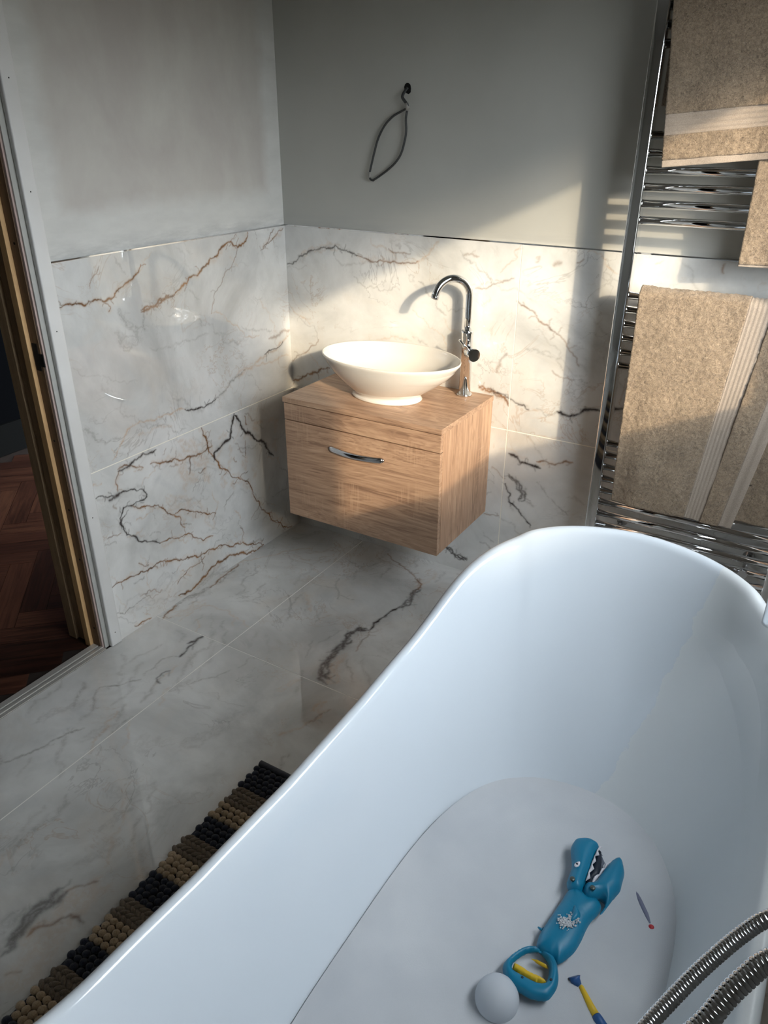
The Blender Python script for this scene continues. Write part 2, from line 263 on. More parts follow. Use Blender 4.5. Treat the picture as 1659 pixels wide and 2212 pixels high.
def wood(name, axis, c0, c1, c2, rough=.5, ring=1.0, saw=.0):
    t = NT(name); v = t.obj()
    sc = [26, 26, 26]; sc[axis] = 1.6
    a = t.noise(t.mapping(v, scale=tuple(sc)), 1.3*ring, 8, .68, 1.1)
    sc2 = [150, 150, 150]; sc2[axis] = 5
    b = t.noise(t.mapping(v, scale=tuple(sc2)), 1, 3, .6, .3)
    sc3 = [5, 5, 5]; sc3[axis] = .7
    cth = t.noise(t.mapping(v, scale=tuple(sc3)), 1.5, 4, .6, 2.2)
    rings = t.math('FRACT', t.math('MULTIPLY', cth, 9))
    rings = t.ramp(rings, (0, 0.0), (.75, 1.0), (1.0, .0))
    f = t.math('ADD', t.math('MULTIPLY', a, .46), t.math('ADD', t.math('MULTIPLY', b, .36), t.math('MULTIPLY', rings, .10)))
    col = t.ramp(f, (.34, c0), (.46, c1), (.60, c2))
    if saw:
        sc4 = [9, 9, 9]; sc4[axis] = 170
        s4 = t.noise(t.mapping(v, scale=tuple(sc4)), 1, 2)
        msk = t.ramp(t.noise(v, 7, 3), (.56, 0.0), (.64, 1.0))
        col = t.mix(t.math('MULTIPLY', t.math('MULTIPLY', t.ramp(s4, (.52, 0.0), (.6, 1.0)), msk), saw), col, c2)
    t.bump(b, .12, .0004)
    return t.set(base=col, rough=rough)

def terry(name, col, dark, scale=1.0):
    t = NT(name); v = t.obj()
    n = t.noise(v, 330*scale, 3, .75, 1.2); n2 = t.noise(v, 120*scale, 4, .7, .8); n3 = t.noise(v, 16, 3)
    f = t.math('ADD', t.math('MULTIPLY', n, .55), t.math('ADD', t.math('MULTIPLY', n2, .35), t.math('MULTIPLY', n3, .1)))
    c = t.ramp(f, (.36, dark), (.58, col))
    t.bump(f, 1.0, .006)
    return t.set(base=c, rough=1.0, spec=.1, sheen=.35, sheenr=.6)

def chrome(name='chrome', rough=.03, col=(.80, .81, .82, 1)):
    t = NT(name); v = t.obj()
    sm = t.noise(v, 14, 4, .6)
    r = t.math('MULTIPLY_ADD', t.ramp(sm, (.45, 0.0), (.75, 1.0)), .04, rough)
    return t.set(base=col, rough=r, metal=1.0)

M = {}
M['marble'] = marble('polished_marble_tile')
M['marble_floor'] = marble('polished_marble_floor_tile', seed=4.3, rough=.03)
M['marble_plain'] = marble('polished_marble_tile_plain', attr=False, seed=9.1)
M['grout'] = plain('cream_grout', srgb(244, 240, 228), .8)
M['floor_grout'] = plain('pale_floor_grout', srgb(236, 234, 228), .8)
def plaster_mat():
    t = NT('patchy_skimmed_plaster'); v = t.obj()
    sp = t.node('ShaderNodeSeparateXYZ', {'Vector': v})
    wob = t.noise(v, 7, 5, .65)
    # distance from the painted margins: corner (y=0), door side (y=-.99), tile top (z=1.205)
    y, z = sp.outputs[1], sp.outputs[2]
    w = t.math('MULTIPLY', t.math('SUBTRACT', wob, .5), .07)
    d1 = t.math('SUBTRACT', t.math('MULTIPLY', y, -1), .075); d2 = t.math('SUBTRACT', t.math('ADD', y, .99), .075); d3 = t.math('SUBTRACT', t.math('SUBTRACT', z, 1.205), .115)
    d = t.math('ADD', t.math('MINIMUM', t.math('MINIMUM', d1, d2), d3), w)
    inner = t.ramp(t.math('MULTIPLY_ADD', d, 20, .5, True), (0, 0.0), (1, 1.0))
    patch = t.noise(t.mapping(v, scale=(1, 1.5, .9)), 2.6, 6, .62, .25)
    bare = t.ramp(patch, (.36, srgb(206, 204, 197)), (.64, srgb(192, 187, 182)))
    edge = t.ramp(t.noise(t.mapping(v, scale=(1, 1, 3)), 6, 5, .6), (.35, srgb(206, 206, 202)), (.65, srgb(216, 216, 212)))
    col = t.mix(inner, edge, bare)
    # grey smear just above the tile trim
    sm = t.math('MULTIPLY', t.ramp(t.math('SUBTRACT', z, 1.205), (0.0, 1.0), (.05, 0.0)), t.ramp(t.noise(t.mapping(v, scale=(1, 1, 5)), 8, 5, .7), (.4, 0.0), (.6, 1.0)))
    col = t.mix(t.math('MULTIPLY', sm, .55), col, srgb(165, 166, 165))
    t.bump(t.noise(v, 240, 3), .12, .0006)
    return t.set(base=col, rough=.75)
M['plaster_left'] = plaster_mat()
def paint_mat(name, a, b):
    t = NT(name); v = t.obj(); sp = t.node('ShaderNodeSeparateXYZ', {'Vector': v})
    z = sp.outputs[2]
    col = t.ramp(t.noise(v, 2.2, 4), (.35, a), (.65, b))
    sm = t.math('MULTIPLY', t.ramp(t.math('SUBTRACT', z, 1.205), (0.0, 1.0), (.06, 0.0)), t.ramp(t.noise(t.mapping(v, scale=(.6, 1, 6)), 8, 5, .7), (.4, 0.0), (.6, 1.0)))
    col = t.mix(t.math('MULTIPLY', sm, .45), col, srgb(170, 170, 168))
    t.bump(t.noise(v, 260, 3), .08, .0005)
    return t.set(base=col, rough=.42)
M['paint_back'] = paint_mat('grey_painted_plaster', srgb(176, 176, 170), srgb(184, 184, 178))
M['paint_white'] = plain('grey_wall_paint', srgb(150, 148, 143), .7)
M['ceiling'] = plain('unpainted_ceiling', srgb(150, 148, 144), .9)
def prim_mat():
    t = NT('white_primed_board'); v = t.obj()
    sc = t.ramp(t.noise(t.mapping(v, scale=(1, 1, .35)), 75, 5, .75, 1), (.25, 1.0), (.31, 0.0))
    col = t.mix(t.math('MULTIPLY', sc, .5), srgb(222, 222, 220), srgb(120, 116, 110))
    dirt = t.ramp(t.noise(v, 6, 4), (.4, srgb(222, 221, 219)), (.7, srgb(205, 203, 199)))
    col = t.mix(.5, col, dirt)
    return t.set(base=col, rough=.5)
M['primed'] = prim_mat()
M['pine'] = wood('raw_pine', 2, srgb(128, 106, 80), srgb(146, 122, 92), srgb(156, 132, 102), .65)
M['pine_lit'] = wood('lit_pine', 2, srgb(186, 148, 102), srgb(198, 160, 112), srgb(206, 170, 122), .6)  # pine with the orange brightness of the lit door stop put into the colour
M['pine_dark'] = wood('dark_brown_pine', 2, srgb(98, 76, 56), srgb(112, 88, 66), srgb(122, 98, 74), .6)  # darker brown pine tone for the door lining
M['gyp'] = plain('pink_plasterboard_edge', srgb(190, 168, 160), .9)
M['oak_h'] = wood('sawn_oak_laminate', 0, srgb(130, 102, 83), srgb(164, 133, 109), srgb(186, 156, 130), .42, saw=.35)
M['oak_v'] = wood('sawn_oak_laminate_upright', 2, srgb(132, 103, 82), srgb(167, 134, 109), srgb(188, 157, 130), .42, saw=.35)
M['gap'] = plain('dark_gap', srgb(40, 30, 25), .8)
M['chrome'] = chrome()
M['chrome_dark'] = chrome('brushed_chrome', .12, (.62, .63, .65, 1))
M['ceramic'] = plain('white_glazed_ceramic', srgb(218, 213, 205), .06, coat=.6, coatr=.03)
def acrylic():
    t = NT('white_bath_acrylic'); v = t.obj()
    w = t.noise(v, 3, 3)
    # dried soapy film with a ragged edge down the tap side of the tub
    nz = t.noise(v, 16, 5, .65); dt = t.node('ShaderNodeVectorMath', operation='DOT_PRODUCT'); t.l.new(v, dt.inputs[0]); dt.inputs[1].default_value = FILMN
    e = t.math('ADD', t.math('SUBTRACT', dt.outputs['Value'], FILMD), t.math('MULTIPLY', t.math('SUBTRACT', nz, .5), .05))
    film = t.math('MULTIPLY_ADD', e, 260, .5, True)
    sx3 = t.node('ShaderNodeSeparateXYZ', {'Vector': v}); film = t.math('MULTIPLY', film, t.math('GREATER_THAN', sx3.outputs[0], 1.50))
    col = t.mix(w, srgb(208, 216, 224), srgb(212, 219, 226))
    col = t.mix(t.math('MULTIPLY', film, .5), col, srgb(214, 214, 210))
    return t.set(base=col, rough=t.math('MULTIPLY_ADD', film, .26, .13), coat=t.math('MULTIPLY_ADD', film, -.3, .35), coatr=.05)
M['acrylic'] = acrylic()
def foam_mat():
    t = NT('soap_foam'); v = t.obj()
    n = t.noise(v, 5, 3, .5, .3); f = t.noise(v, 420, 2, .6)
    c = t.ramp(n, (.3, srgb(188, 191, 196)), (.7, srgb(203, 205, 208)))
    c = t.mix(t.math('MULTIPLY', t.ramp(f, (.45, 0.0), (.7, 1.0)), .12), c, srgb(180, 184, 192))
    t.bump(f, .25, .0008)
    return t.set(base=c, rough=.75, sss=0.0, spec=.25)
M['foam'] = foam_mat()
M['teal'] = plain('teal_rubbery_plastic', srgb(0, 116, 152), .42)
M['toy_white'] = plain('white_toy_plastic', srgb(214, 212, 218), .4)
M['toy_dark'] = plain('navy_mouth_plastic', srgb(10, 26, 44), .5)
M['toy_grey'] = plain('grey_toy_plastic', srgb(100, 108, 122), .5)
M['toy_yellow'] = plain('yellow_toy_plastic', srgb(222, 184, 44), .45)
M['toy_blue'] = plain('blue_toy_plastic', srgb(38, 84, 140), .45)
M['toy_red'] = plain('red_toy_plastic', srgb(176, 40, 48), .45)
M['toy_slate'] = plain('slate_toy_plastic', srgb(112, 116, 138), .6)
M['ball'] = plain('white_ball_plastic', srgb(190, 195, 202), .6)
M['rivet'] = plain('dull_metal_rivet', srgb(92, 100, 96), .4, metal=.7)
M['black'] = plain('black_recess', srgb(6, 6, 7), .9)
M['cable'] = plain('dark_grey_cable', srgb(52, 54, 54), .55)
M['tape'] = plain('grey_cable_tape', srgb(150, 148, 142), .5)
M['terry'] = terry('beige_terry', srgb(186, 164, 138), srgb(92, 76, 60))
def band_mat(name, axis):
    t = NT(name); v = t.obj()
    sc = [420, 420, 420]; f = t.noise(t.mapping(v, scale=(1, 1, 1)), 600, 2)
    c = t.ramp(f, (.3, srgb(150, 138, 126)), (.7, srgb(178, 164, 150)))
    t.bump(f, .4, .001)
    return t.set(base=c, rough=.8, sheen=.2)
M['band'] = band_mat('flat_woven_band', 0)
def wool(name, a, b):
    t = NT(name); v = t.obj(); n = t.noise(v, 240, 4, .7, 1.5)
    t.bump(n, .8, .002)
    return t.set(base=t.ramp(n, (.35, a), (.65, b)), rough=.95, sheen=.25)
M['navy'] = wool('navy_felted_wool', srgb(24, 30, 46), srgb(40, 48, 66))
M['taupe'] = wool('taupe_braided_wool', srgb(98, 86, 72), srgb(132, 117, 100))
M['cream'] = wool('cream_felted_wool', srgb(168, 146, 118), srgb(204, 182, 152))
M['hallwall'] = plain('hall_wall_shaded', srgb(9, 10, 12), .9, spec=0.0)  # whitish hall wall, its gloom put into the colour as near-black
M['hallskirt'] = plain('hall_skirting_shaded', srgb(14, 15, 15), .8, spec=.05)  # skirting darkened the same way, shade in the base colour
M['pvc'] = plain('white_window_pvc', srgb(232, 232, 230), .35)
def glass_mat():
    t = NT('window_glass')
    tr = t.node('ShaderNodeBsdfTransparent', {'Color': (.97, .98, .98, 1)}); gl = t.node('ShaderNodeBsdfGlossy', {'Roughness': .02})
    mx = t.node('ShaderNodeMixShader', {0: .05}); t.l.new(tr.outputs[0], mx.inputs[1]); t.l.new(gl.outputs[0], mx.inputs[2]); t.l.new(mx.outputs[0], t.out.inputs[0])
    return t.m
M['glass'] = glass_mat()
def plank_mat():
    t = NT('dark_herringbone_oak'); at = t.node('ShaderNodeAttribute', attribute_name='plank')
    sp = t.node('ShaderNodeSeparateColor', {'Color': at.outputs['Color']})
    v = t.node('ShaderNodeUVMap', uv_map='UVMap').outputs[0]
    g = t.noise(t.mapping(v, scale=(3, 60, 1)), 1.2, 6, .65, 1.0)
    g = t.math('ADD', g, t.math('MULTIPLY', t.math('SUBTRACT', sp.outputs[0], .5), .25))
    c = t.ramp(g, (.32, srgb(34, 20, 15)), (.5, srgb(62, 37, 28)), (.68, srgb(88, 57, 43)))
    return t.set(base=c, rough=.4)
M['plank'] = plank_mat()

# ---------------------------------------------------------------- mesh helpers
def link(o, parent=None):
    C.objects.link(o)
    if parent: o.parent = parent
    return o
def mesh_obj(name, verts, faces, mat, parent=None, smooth=False, origin=(0, 0, 0)):
    me = bpy.data.meshes.new(name); ox, oy, oz = origin
    me.from_pydata([(v[0]-ox, v[1]-oy, v[2]-oz) for v in verts], [], faces); me.materials.append(M[mat] if isinstance(mat, str) else mat)
    if smooth: me.polygons.foreach_set('use_smooth', [True]*len(me.polygons))
    me.update(); o = bpy.data.objects.new(name, me); link(o, parent)
    if parent is None: o.location = origin
    return o
def bm_obj(name, bm, mat, parent=None, smooth=False, origin=(0, 0, 0)):
    me = bpy.data.meshes.new(name)
    bmesh.ops.recalc_face_normals(bm, faces=bm.faces)
    if origin != (0, 0, 0): bmesh.ops.translate(bm, verts=bm.verts, vec=-Vector(origin))
    bm.to_mesh(me); bm.free()
    for m in (mat if isinstance(mat, (list, tuple)) else [mat]): me.materials.append(M[m])
    if smooth: me.polygons.foreach_set('use_smooth', [True]*len(me.polygons))
    o = bpy.data.objects.new(name, me); link(o, parent)
    if parent is None: o.location = origin
    return o
def empty(name, loc=(0, 0, 0)):
    o = bpy.data.objects.new(name, None); o.empty_display_size = .05; o.location = loc; C.objects.link(o); return o
def tag(o, label, cat, group=None):
    o['label'] = label; o['category'] = cat
    if group: o['group'] = group
    return o
def struct(o): o['kind'] = 'structure'; return o
def box(bm, x0, x1, y0, y1, z0, z1, bev=0, mi=0):
    vs = [bm.verts.new(p) for p in [(x0,y0,z0),(x1,y0,z0),(x1,y1,z0),(x0,y1,z0),(x0,y0,z1),(x1,y0,z1),(x1,y1,z1),(x0,y1,z1)]]
    fs = [bm.faces.new([vs[i] for i in f]) for f in [(0,3,2,1),(4,5,6,7),(0,1,5,4),(1,2,6,5),(2,3,7,6),(3,0,4,7)]]
    for f in fs: f.material_index = mi
    if bev:
        es = set(e for f in fs for e in f.edges)
        bmesh.ops.bevel(bm, geom=list(es), offset=bev, segments=3, profile=.6, affect='EDGES')
def boxo(name, dims, mat, parent=None, bev=0, smooth=False, origin=(0, 0, 0)):
    bm = bmesh.new(); box(bm, *dims, bev=bev); return bm_obj(name, bm, mat, parent, smooth, origin)
def frame_at(pts, i):
    a = pts[max(i-1, 0)]; b = pts[min(i+1, len(pts)-1)]; return (b-a).normalized()
def tube(bm, pts, r, n=16, cap=True, mi=0, flat=None):
    pts = [Vector(p) for p in pts]; rr = r if isinstance(r, (list, tuple)) else [r]*len(pts)
    t0 = frame_at(pts, 0); up = Vector((0, 0, 1)) if abs(t0.z) < .9 else Vector((1, 0, 0)); nrm = t0.cross(up).normalized(); rings = []
    for i, p in enumerate(pts):
        t = frame_at(pts, i); nrm = (nrm - t*nrm.dot(t)).normalized(); bi = t.cross(nrm)
        rings.append([bm.verts.new(p + (nrm*math.cos(2*PI*k/n) + bi*math.sin(2*PI*k/n)*(flat or 1))*rr[i]) for k in range(n)])
    for a, b in zip(rings, rings[1:]):
        for k in range(n):
            f = bm.faces.new([a[k], a[(k+1) % n], b[(k+1) % n], b[k]]); f.material_index = mi; f.smooth = True
    if cap:
        for q in (rings[0][::-1], rings[-1]):
            f = bm.faces.new(q); f.material_index = mi
def lathe(bm, prof, center=(0, 0, 0), n=48, sx=1, sy=1):
    cx, cy, cz = center; rings = []
    for r, z in prof:
        rings.append([bm.verts.new((cx+r*sx*math.cos(2*PI*k/n), cy+r*sy*math.sin(2*PI*k/n), cz+z)) for k in range(n)])
    for a, b in zip(rings, rings[1:]):
        for k in range(n): f = bm.faces.new([a[k], a[(k+1) % n], b[(k+1) % n], b[k]]); f.smooth = True
    bm.faces.new(rings[0][::-1]); bm.faces.new(rings[-1])
def smooth_path(pts, n=8):
    pts = [Vector(p) for p in pts]; out = []
    P = [pts[0]]+pts+[pts[-1]]
    for i in range(1, len(P)-2):
        for k in range(n):
            t = k/n; a, b, c, d = P[i-1], P[i], P[i+1], P[i+2]
            out.append(.5*((2*b)+(c-a)*t+(2*a-5*b+4*c-d)*t*t+(3*b-a-3*c+d)*t**3))
    out.append(pts[-1]); return out

# ---------------------------------------------------------------- tiles with veins
def rasterize(surf, u0, u1, v0, v1, step):
    nu = int(round((u1-u0)/step))+1; nv = int(round((v1-v0)/step))+1
    G = np.zeros((nv, nu, 4), np.float32)
    ch = {'g': 0, 'd': 1, 't': 2, 'n': 3}
    def stamp(x, y, w, s, c):
        r = max(w*2.2, step*1.6)/step; cx = (x-u0)/step; cy = (y-v0)/step
        i0, i1, j0, j1 = int(max(cx-r, 0)), int(min(cx+r+2, nu)), int(max(cy-r, 0)), int(min(cy+r+2, nv))
        if i0 >= i1 or j0 >= j1: return
        ii, jj = np.meshgrid(np.arange(i0, i1), np.arange(j0, j1)); d = np.hypot(ii-cx, jj-cy)*step
        ww = max(w, step*.75); val = s*np.exp(-(d/ww)**2)
        G[j0:j1, i0:i1, c] = np.maximum(G[j0:j1, i0:i1, c], val)
    def frac(pts, amp):
        pts = np.array(pts, float)
        for it in range(5):
            mid = (pts[1:]+pts[:-1])/2; d = pts[1:]-pts[:-1]; nrm = np.stack([-d[:, 1], d[:, 0]], 1)
            mid = mid + nrm*(rng.rand(len(d), 1)-.5)*amp
            out = np.empty((len(pts)+len(mid), 2)); out[::2] = pts; out[1::2] = mid; pts = out
        return pts
    def draw(pts, w, s, c, amp, depth=0):
        f = frac(pts, amp); L = np.hypot(*(f[1:]-f[:-1]).T); cum = np.concatenate([[0], np.cumsum(L)]); tot = cum[-1]
        n = max(int(tot/(step*.6)), 3); ss = np.linspace(0, tot, n); xs = np.interp(ss, cum, f[:, 0]); ys = np.interp(ss, cum, f[:, 1])
        ph = rng.rand()*10; env = np.minimum(1, np.minimum(ss, tot-ss)/(tot*.12+1e-6)+.35)
        wid = .5+.5*np.sin(ss*90+ph)*np.sin(ss*37+ph*2)+.35*rng.rand(n)
        for x, y, e, k in zip(xs, ys, env, wid):
            stamp(x, y, w*.62*(.4+.6*k)*e, min(1, s*1.15)*(.8+.2*k), c)
        if depth < 1 and w < .03:
            for _ in range(int(tot/.035)):
                i = rng.randint(n); ang = rng.rand()*2*PI; l = .006+.022*rng.rand()
                draw([(xs[i], ys[i]), (xs[i]+l*math.cos(ang), ys[i]+l*math.sin(ang))], w*.3, s*.55, c, .5, 1)
    for s_, k, w, st, pts in VEINS:
        if s_ != surf: continue
        w = w*.001; pts = [(a, b) for a, b in pts]
        if w >= .012:      # broken rocky patches: several strands
            for q in range(3):
                o = (rng.rand(2)-.5)*w*.8
                draw([(a+o[0]+(rng.rand()-.5)*w*.7, b+o[1]+(rng.rand()-.5)*w*.7) for a, b in pts], w*.42, st*.85, ch[k], .6)
            if k in 'dn': draw(pts, w*1.1, st*.45, 3, .4, 1)
        else:
            draw(pts, w, st, ch[k], .34)
        if k in 'gd' and st > .65:
            draw(pts, .012, .28, 2 if k == 'g' else 3, .5, 1)
    # finer background figuring: busy lower wall tile, streaky floor
    if surf == 'L':
        for q in range(70):
            a, b = rng.rand()*.97, rng.rand()*.56+.02; an = rng.rand()*PI; l = .02+.07*rng.rand()
            draw([(a, b), (a+l*math.cos(an)*.5, b+l*math.sin(an)*.5+(rng.rand()-.5)*.02), (a+l*math.cos(an), b+l*math.sin(an))], .002+.003*rng.rand(), .25+.35*rng.rand(), [0, 2, 3, 3][rng.randint(4)], .6, 1)
        for q in range(26):
            a, b = .1+rng.rand()*.55, .30+rng.rand()*.26; l = .03+.03*rng.rand(); an = rng.rand()*PI
            draw([(a, b), (a+l*math.cos(an), b+l*math.sin(an))], .012, .3, 2, .9, 1)
    for q in range({'L': 30, 'B': 70, 'F': 110}[surf]):
        a, b = u0+rng.rand()*(u1-u0), v0+rng.rand()*(v1-v0); an = {'L': .6, 'B': -.5, 'F': 1.15}[surf]+(rng.rand()-.5)*.9; l = .05+.18*rng.rand()
        c = math.cos(an)*l; d_ = math.sin(an)*l
        draw([(a, b), (a+c*.5, b+d_*.5+(rng.rand()-.5)*.03), (a+c, b+d_)], .003+(.010 if surf == 'F' else .004)*rng.rand(), .18+.3*rng.rand(), 3 if rng.rand() < .75 else 2, .5, 1)
    return G, nu, nv
def tile_panel(bm_data, surf, G, gi, u0g, v0g, step, ua, ub, va, vb, P):
    """one tile between ua..ub, va..vb as a fine grid carrying its vein colours"""
    V, F, Cc = bm_data
    nu = max(int((ub-ua)/step), 1)+1; nv = max(int((vb-va)/step), 1)+1
    us, vs = np.meshgrid(np.linspace(ua, ub, nu), np.linspace(va, vb, nv)); us = us.ravel(); vs = vs.ravel(); base = sum(len(a) for a in V)
    nvg, nug = G.shape[:2]
    fi = np.clip((us-u0g)/step, 0, nug-1.001); fj = np.clip((vs-v0g)/step, 0, nvg-1.001); i = fi.astype(int); j = fj.astype(int); a = (fi-i)[:, None]; b = (fj-j)[:, None]
    Cc.append((G[j, i]*(1-a)+G[j, i+1]*a)*(1-b)+(G[j+1, i]*(1-a)+G[j+1, i+1]*a)*b)
    z = np.zeros_like(us); V.append(np.stack([{'u': us, 'v': vs, '-u': -us, '-v': -vs, '0': z}[q] for q in P], 1))
    k = (np.arange(nv-1)[:, None]*nu+np.arange(nu-1)[None, :]).ravel()+base
    F.append(np.stack([k, k+1, k+nu+1, k+nu], 1))
def tiles_object(name, data, mat, parent, flip=False):
    V, F, Cc = data; me = bpy.data.meshes.new(name)
    V = np.concatenate(V); F = np.concatenate(F); Cc = np.concatenate(Cc)
    if flip: F = F[:, ::-1]
    me.from_pydata(V.tolist(), [], F.tolist()); me.materials.append(M[mat])
    at = me.color_attributes.new('vein', 'FLOAT_COLOR', 'POINT'); at.data.foreach_set('color', np.array(Cc, np.float32).ravel())
    me.update(); o = bpy.data.objects.new(name, me); return link(o, parent)
GR = .0015
XR, YN, ZC = 2.13, -3.4, 2.4          # right wall, near wall, ceiling
FX, FY = [.3201, .9201, 1.5201, 2.1201], [.8283, 2.0283, 3.2283]
def tile_set(surf, urange, vrange, ujoints, vjoints, step, P, mat, name, parent, gstep=None, dense=None, flip=False):
    G, nu, nv = rasterize(surf, urange[0], urange[1], vrange[0], vrange[1], step)
    data = ([], [], []); U = [urange[0]]+[j for j in ujoints if urange[0] < j < urange[1]]+[urange[1]]; Vv = [vrange[0]]+[j for j in vjoints if vrange[0] < j < vrange[1]]+[vrange[1]]
    for a, b in zip(U, U[1:]):
        for c, d in zip(Vv, Vv[1:]):
            tile_panel(data, surf, G, 0, urange[0], vrange[0], step, a+GR*(a != urange[0]), b-GR*(b != urange[1]), c+GR*(c != vrange[0]), d-GR*(d != vrange[1]), P)
    return tiles_object(name, data, mat, parent, flip)

# ---- left wall with the doorway
D0, D1, DH = -1.045, -1.86, 2.03      # door opening
bm = bmesh.new()
box(bm, -.12, -.008, D0, .12, 0, ZC); box(bm, -.12, -.008, D1, D0, DH, ZC); box(bm, -.12, -.008, YN, D1, 0, ZC)
wl = struct(bm_obj('wall_left', bm, 'plaster_left'))
tile_set('L', (0, .99), (0.0, 1.2), [], [.6], .002, ('0', '-u', 'v'), 'marble', 'tiling', wl, flip=True)
bm = bmesh.new(); box(bm, -.008, -.0006, -.99, 0, 0, 1.2); bm_obj('grout', bm, 'grout', wl)
bm = bmesh.new(); box(bm, -.008, .001, -.99, 0.0, 1.2002, 1.2045, bev=.0006); bm_obj('tile_trim', bm, 'chrome', wl)
# ---- back wall
wb = struct(boxo('wall_back', (-.12, XR+.12, .008, .12, 0, ZC), 'paint_back'))
tile_set('B', (0, XR), (0.0, 1.2), [.9091, 2.1091], [.6], .0025, ('u', '0', 'v'), 'marble', 'tiling', wb)
bm = bmesh.new(); box(bm, 0, XR, .0006, .008, 0, 1.2); bm_obj('grout', bm, 'grout', wb)
bm = bmesh.new(); box(bm, 0, XR, -.001, .008, 1.2002, 1.2045, bev=.0006); bm_obj('tile_trim', bm, 'chrome', wb)
# ---- floor
fl = struct(boxo('floor', (0, XR+.12, YN, .12, -.1, -.0006), 'floor_grout'))
o = tile_set('F', (0, 1.30), (0, 2.45), FX, FY, .003, ('u', '-v', '0'), 'marble_floor', 'tiling', fl, flip=True)
bm = bmesh.new()
for (a, b, c, d) in [(1.3, 1.5201, 0, .8283), (1.5201, XR, 0, .8283), (1.3, 1.5201, .8283, 2.0283), (1.5201, XR, .8283, 2.0283), (1.3, XR, 2.0283, 2.45), (0, XR, 2.45, -YN)]:
    vs = [bm.verts.new(p) for p in [(a+GR, -d+GR, 0), (b-GR, -d+GR, 0), (b-GR, -c-GR, 0), (a+GR, -c-GR, 0)]]; bm.faces.new(vs)
bm_obj('tiling', bm, 'marble_plain', fl)
# ---- right wall with window, near wall, ceiling
WY0, WY1, WZ0, WZ1 = -1.72, -.50, 1.07, 1.94
bm = bmesh.new()
box(bm, XR, XR+.12, YN, .008, 0, WZ0); box(bm, XR, XR+.12, YN, .008, WZ1, ZC); box(bm, XR, XR+.12, YN, WY0, WZ0, WZ1); box(bm, XR, XR+.12, WY1, .008, WZ0, WZ1)
struct(bm_obj('wall_right', bm, 'paint_white'))
struct(boxo('wall_front', (-.12, XR+.12, YN-.12, YN, 0, ZC), 'paint_white'))
struct(boxo('ceiling', (-.12, XR+.12, YN-.12, .12, ZC, ZC+.1), 'ceiling'))
w = struct(empty('window_1', (XR+.06, (WY0+WY1)/2, WZ0)))
def wbox(name, d, mat):
    o = boxo(name, d, mat, None, .002); o.parent = w; o.matrix_parent_inverse = Matrix.Translation(-w.location); return o
bm = bmesh.new(); xa, xb = XR+.04, XR+.09
box(bm, xa, xb, WY0, WY1, WZ0, WZ0+.035); box(bm, xa, xb, WY0, WY1, WZ1-.035, WZ1); box(bm, xa, xb, WY0, WY0+.035, WZ0+.035, WZ1-.035); box(bm, xa, xb, WY1-.035, WY1, WZ0+.035, WZ1-.035)
o = bm_obj('window_frame', bm, 'pvc', None); o.parent = w; o.matrix_parent_inverse = Matrix.Translation(-w.location)
wbox('pane', (XR+.062, XR+.066, WY0+.035, WY1-.035, WZ0+.035, WZ1-.035), 'glass')
wbox('window_sill', (XR-.01, XR+.04, WY0, WY1, WZ0-.012, WZ0+.002), 'pvc')

# ---------------------------------------------------------------- door lining, architrave, threshold, hall
d1 = struct(empty('door_1', (-.05, D0, 0)))
def dpart(name, dims, mat, bev=.001):
    o = boxo(name, dims, mat, None, bev); o.parent = d1; o.matrix_parent_inverse = Matrix.Translation(-d1.location); return o
bm = bmesh.new(); box(bm, -.006, .011, D0+.013, -.990, .002, DH+.05, bev=.005)
o = bm_obj('architrave', bm, 'primed', None, True); o.parent = d1; o.matrix_parent_inverse = Matrix.Translation(-d1.location)
dpart('plasterboard_edge', (-.0210, -.0125, D0-.006, D0+.02, 0.001, DH), 'gyp')
dpart('plaster_return', (-.0125, -.0065, D0-.001, D0+.02, 0.001, DH), 'paint_back')
lin = dpart('door_lining', (-.0900, -.0212, D0-.008, D0+.001, 0.001, DH), 'pine_dark')
dpart('door_stop', (-.078, -.054, D0-.021, D0-.008, 0.001, DH), 'pine_lit')
dpart('outer_lining', (-.128, -.0902, D0-.0055, D0+.004, 0.001, DH), 'pine')
dpart('outer_lining', (-.165, -.1282, D0-.016, D0+.006, 0.001, DH), 'pine')
dpart('door_lining', (-.13, -.012, D1-.004, D1+.008, 0.001, DH), 'pine')
dpart('door_head', (-.13, -.012, D1+.0085, D0-.0215, DH-.012, DH), 'pine')
# latch keep recess (black mortice let into the lining)
bm = bmesh.new()
for (a, b, c, d) in [(-.0500, -.0300, .925, 1.000), (-.0298, -.0130, .938, .973)]:
    box(bm, a, b, D0-.0092, D0-.0055, c, d)
o = bm_obj('latch_recess', bm, 'black', None); o.parent = d1; o.matrix_parent_inverse = Matrix.Translation(-d1.location)
bm = bmesh.new()
for z, x in [(1.255, -.036), (.72, -.040), (.50, -.038), (.33, -.036), (.075, -.034)]:
    tube(bm, [(x, D0-.0086, z), (x, D0-.0070, z)], .0035, 10)
for z, y in [(1.62, -1.012), (1.375, -1.012), (1.03, -1.014), (.47, -1.014), (.05, -1.012)]:
    tube(bm, [(.0114, y, z), (.0100, y, z)], .0018, 8)
o = bm_obj('nail_hole', bm, 'black', None); o.parent = d1; o.matrix_parent_inverse = Matrix.Translation(-d1.location)
th = empty('threshold_strip', (-.03, (D0+D1)/2, 0)); tag(th, 'pale metal threshold strip with a dark groove in the doorway floor', 'threshold')
def tpart(name, dims, mat, bev):
    o = boxo(name, dims, mat, None, bev); o.parent = th; o.matrix_parent_inverse = Matrix.Translation(-th.location); return o
M['alu'] = plain('brushed_pale_aluminium', srgb(205, 202, 196), .35, metal=.4)
tpart('strip_base', (-.054, .000, D1+.02, D0-.004, .0005, .0022), 'gap', 0)
tpart('outer_rail', (-.053, -.030, D1+.02, D0-.009, .0022, .008), 'alu', .0015)
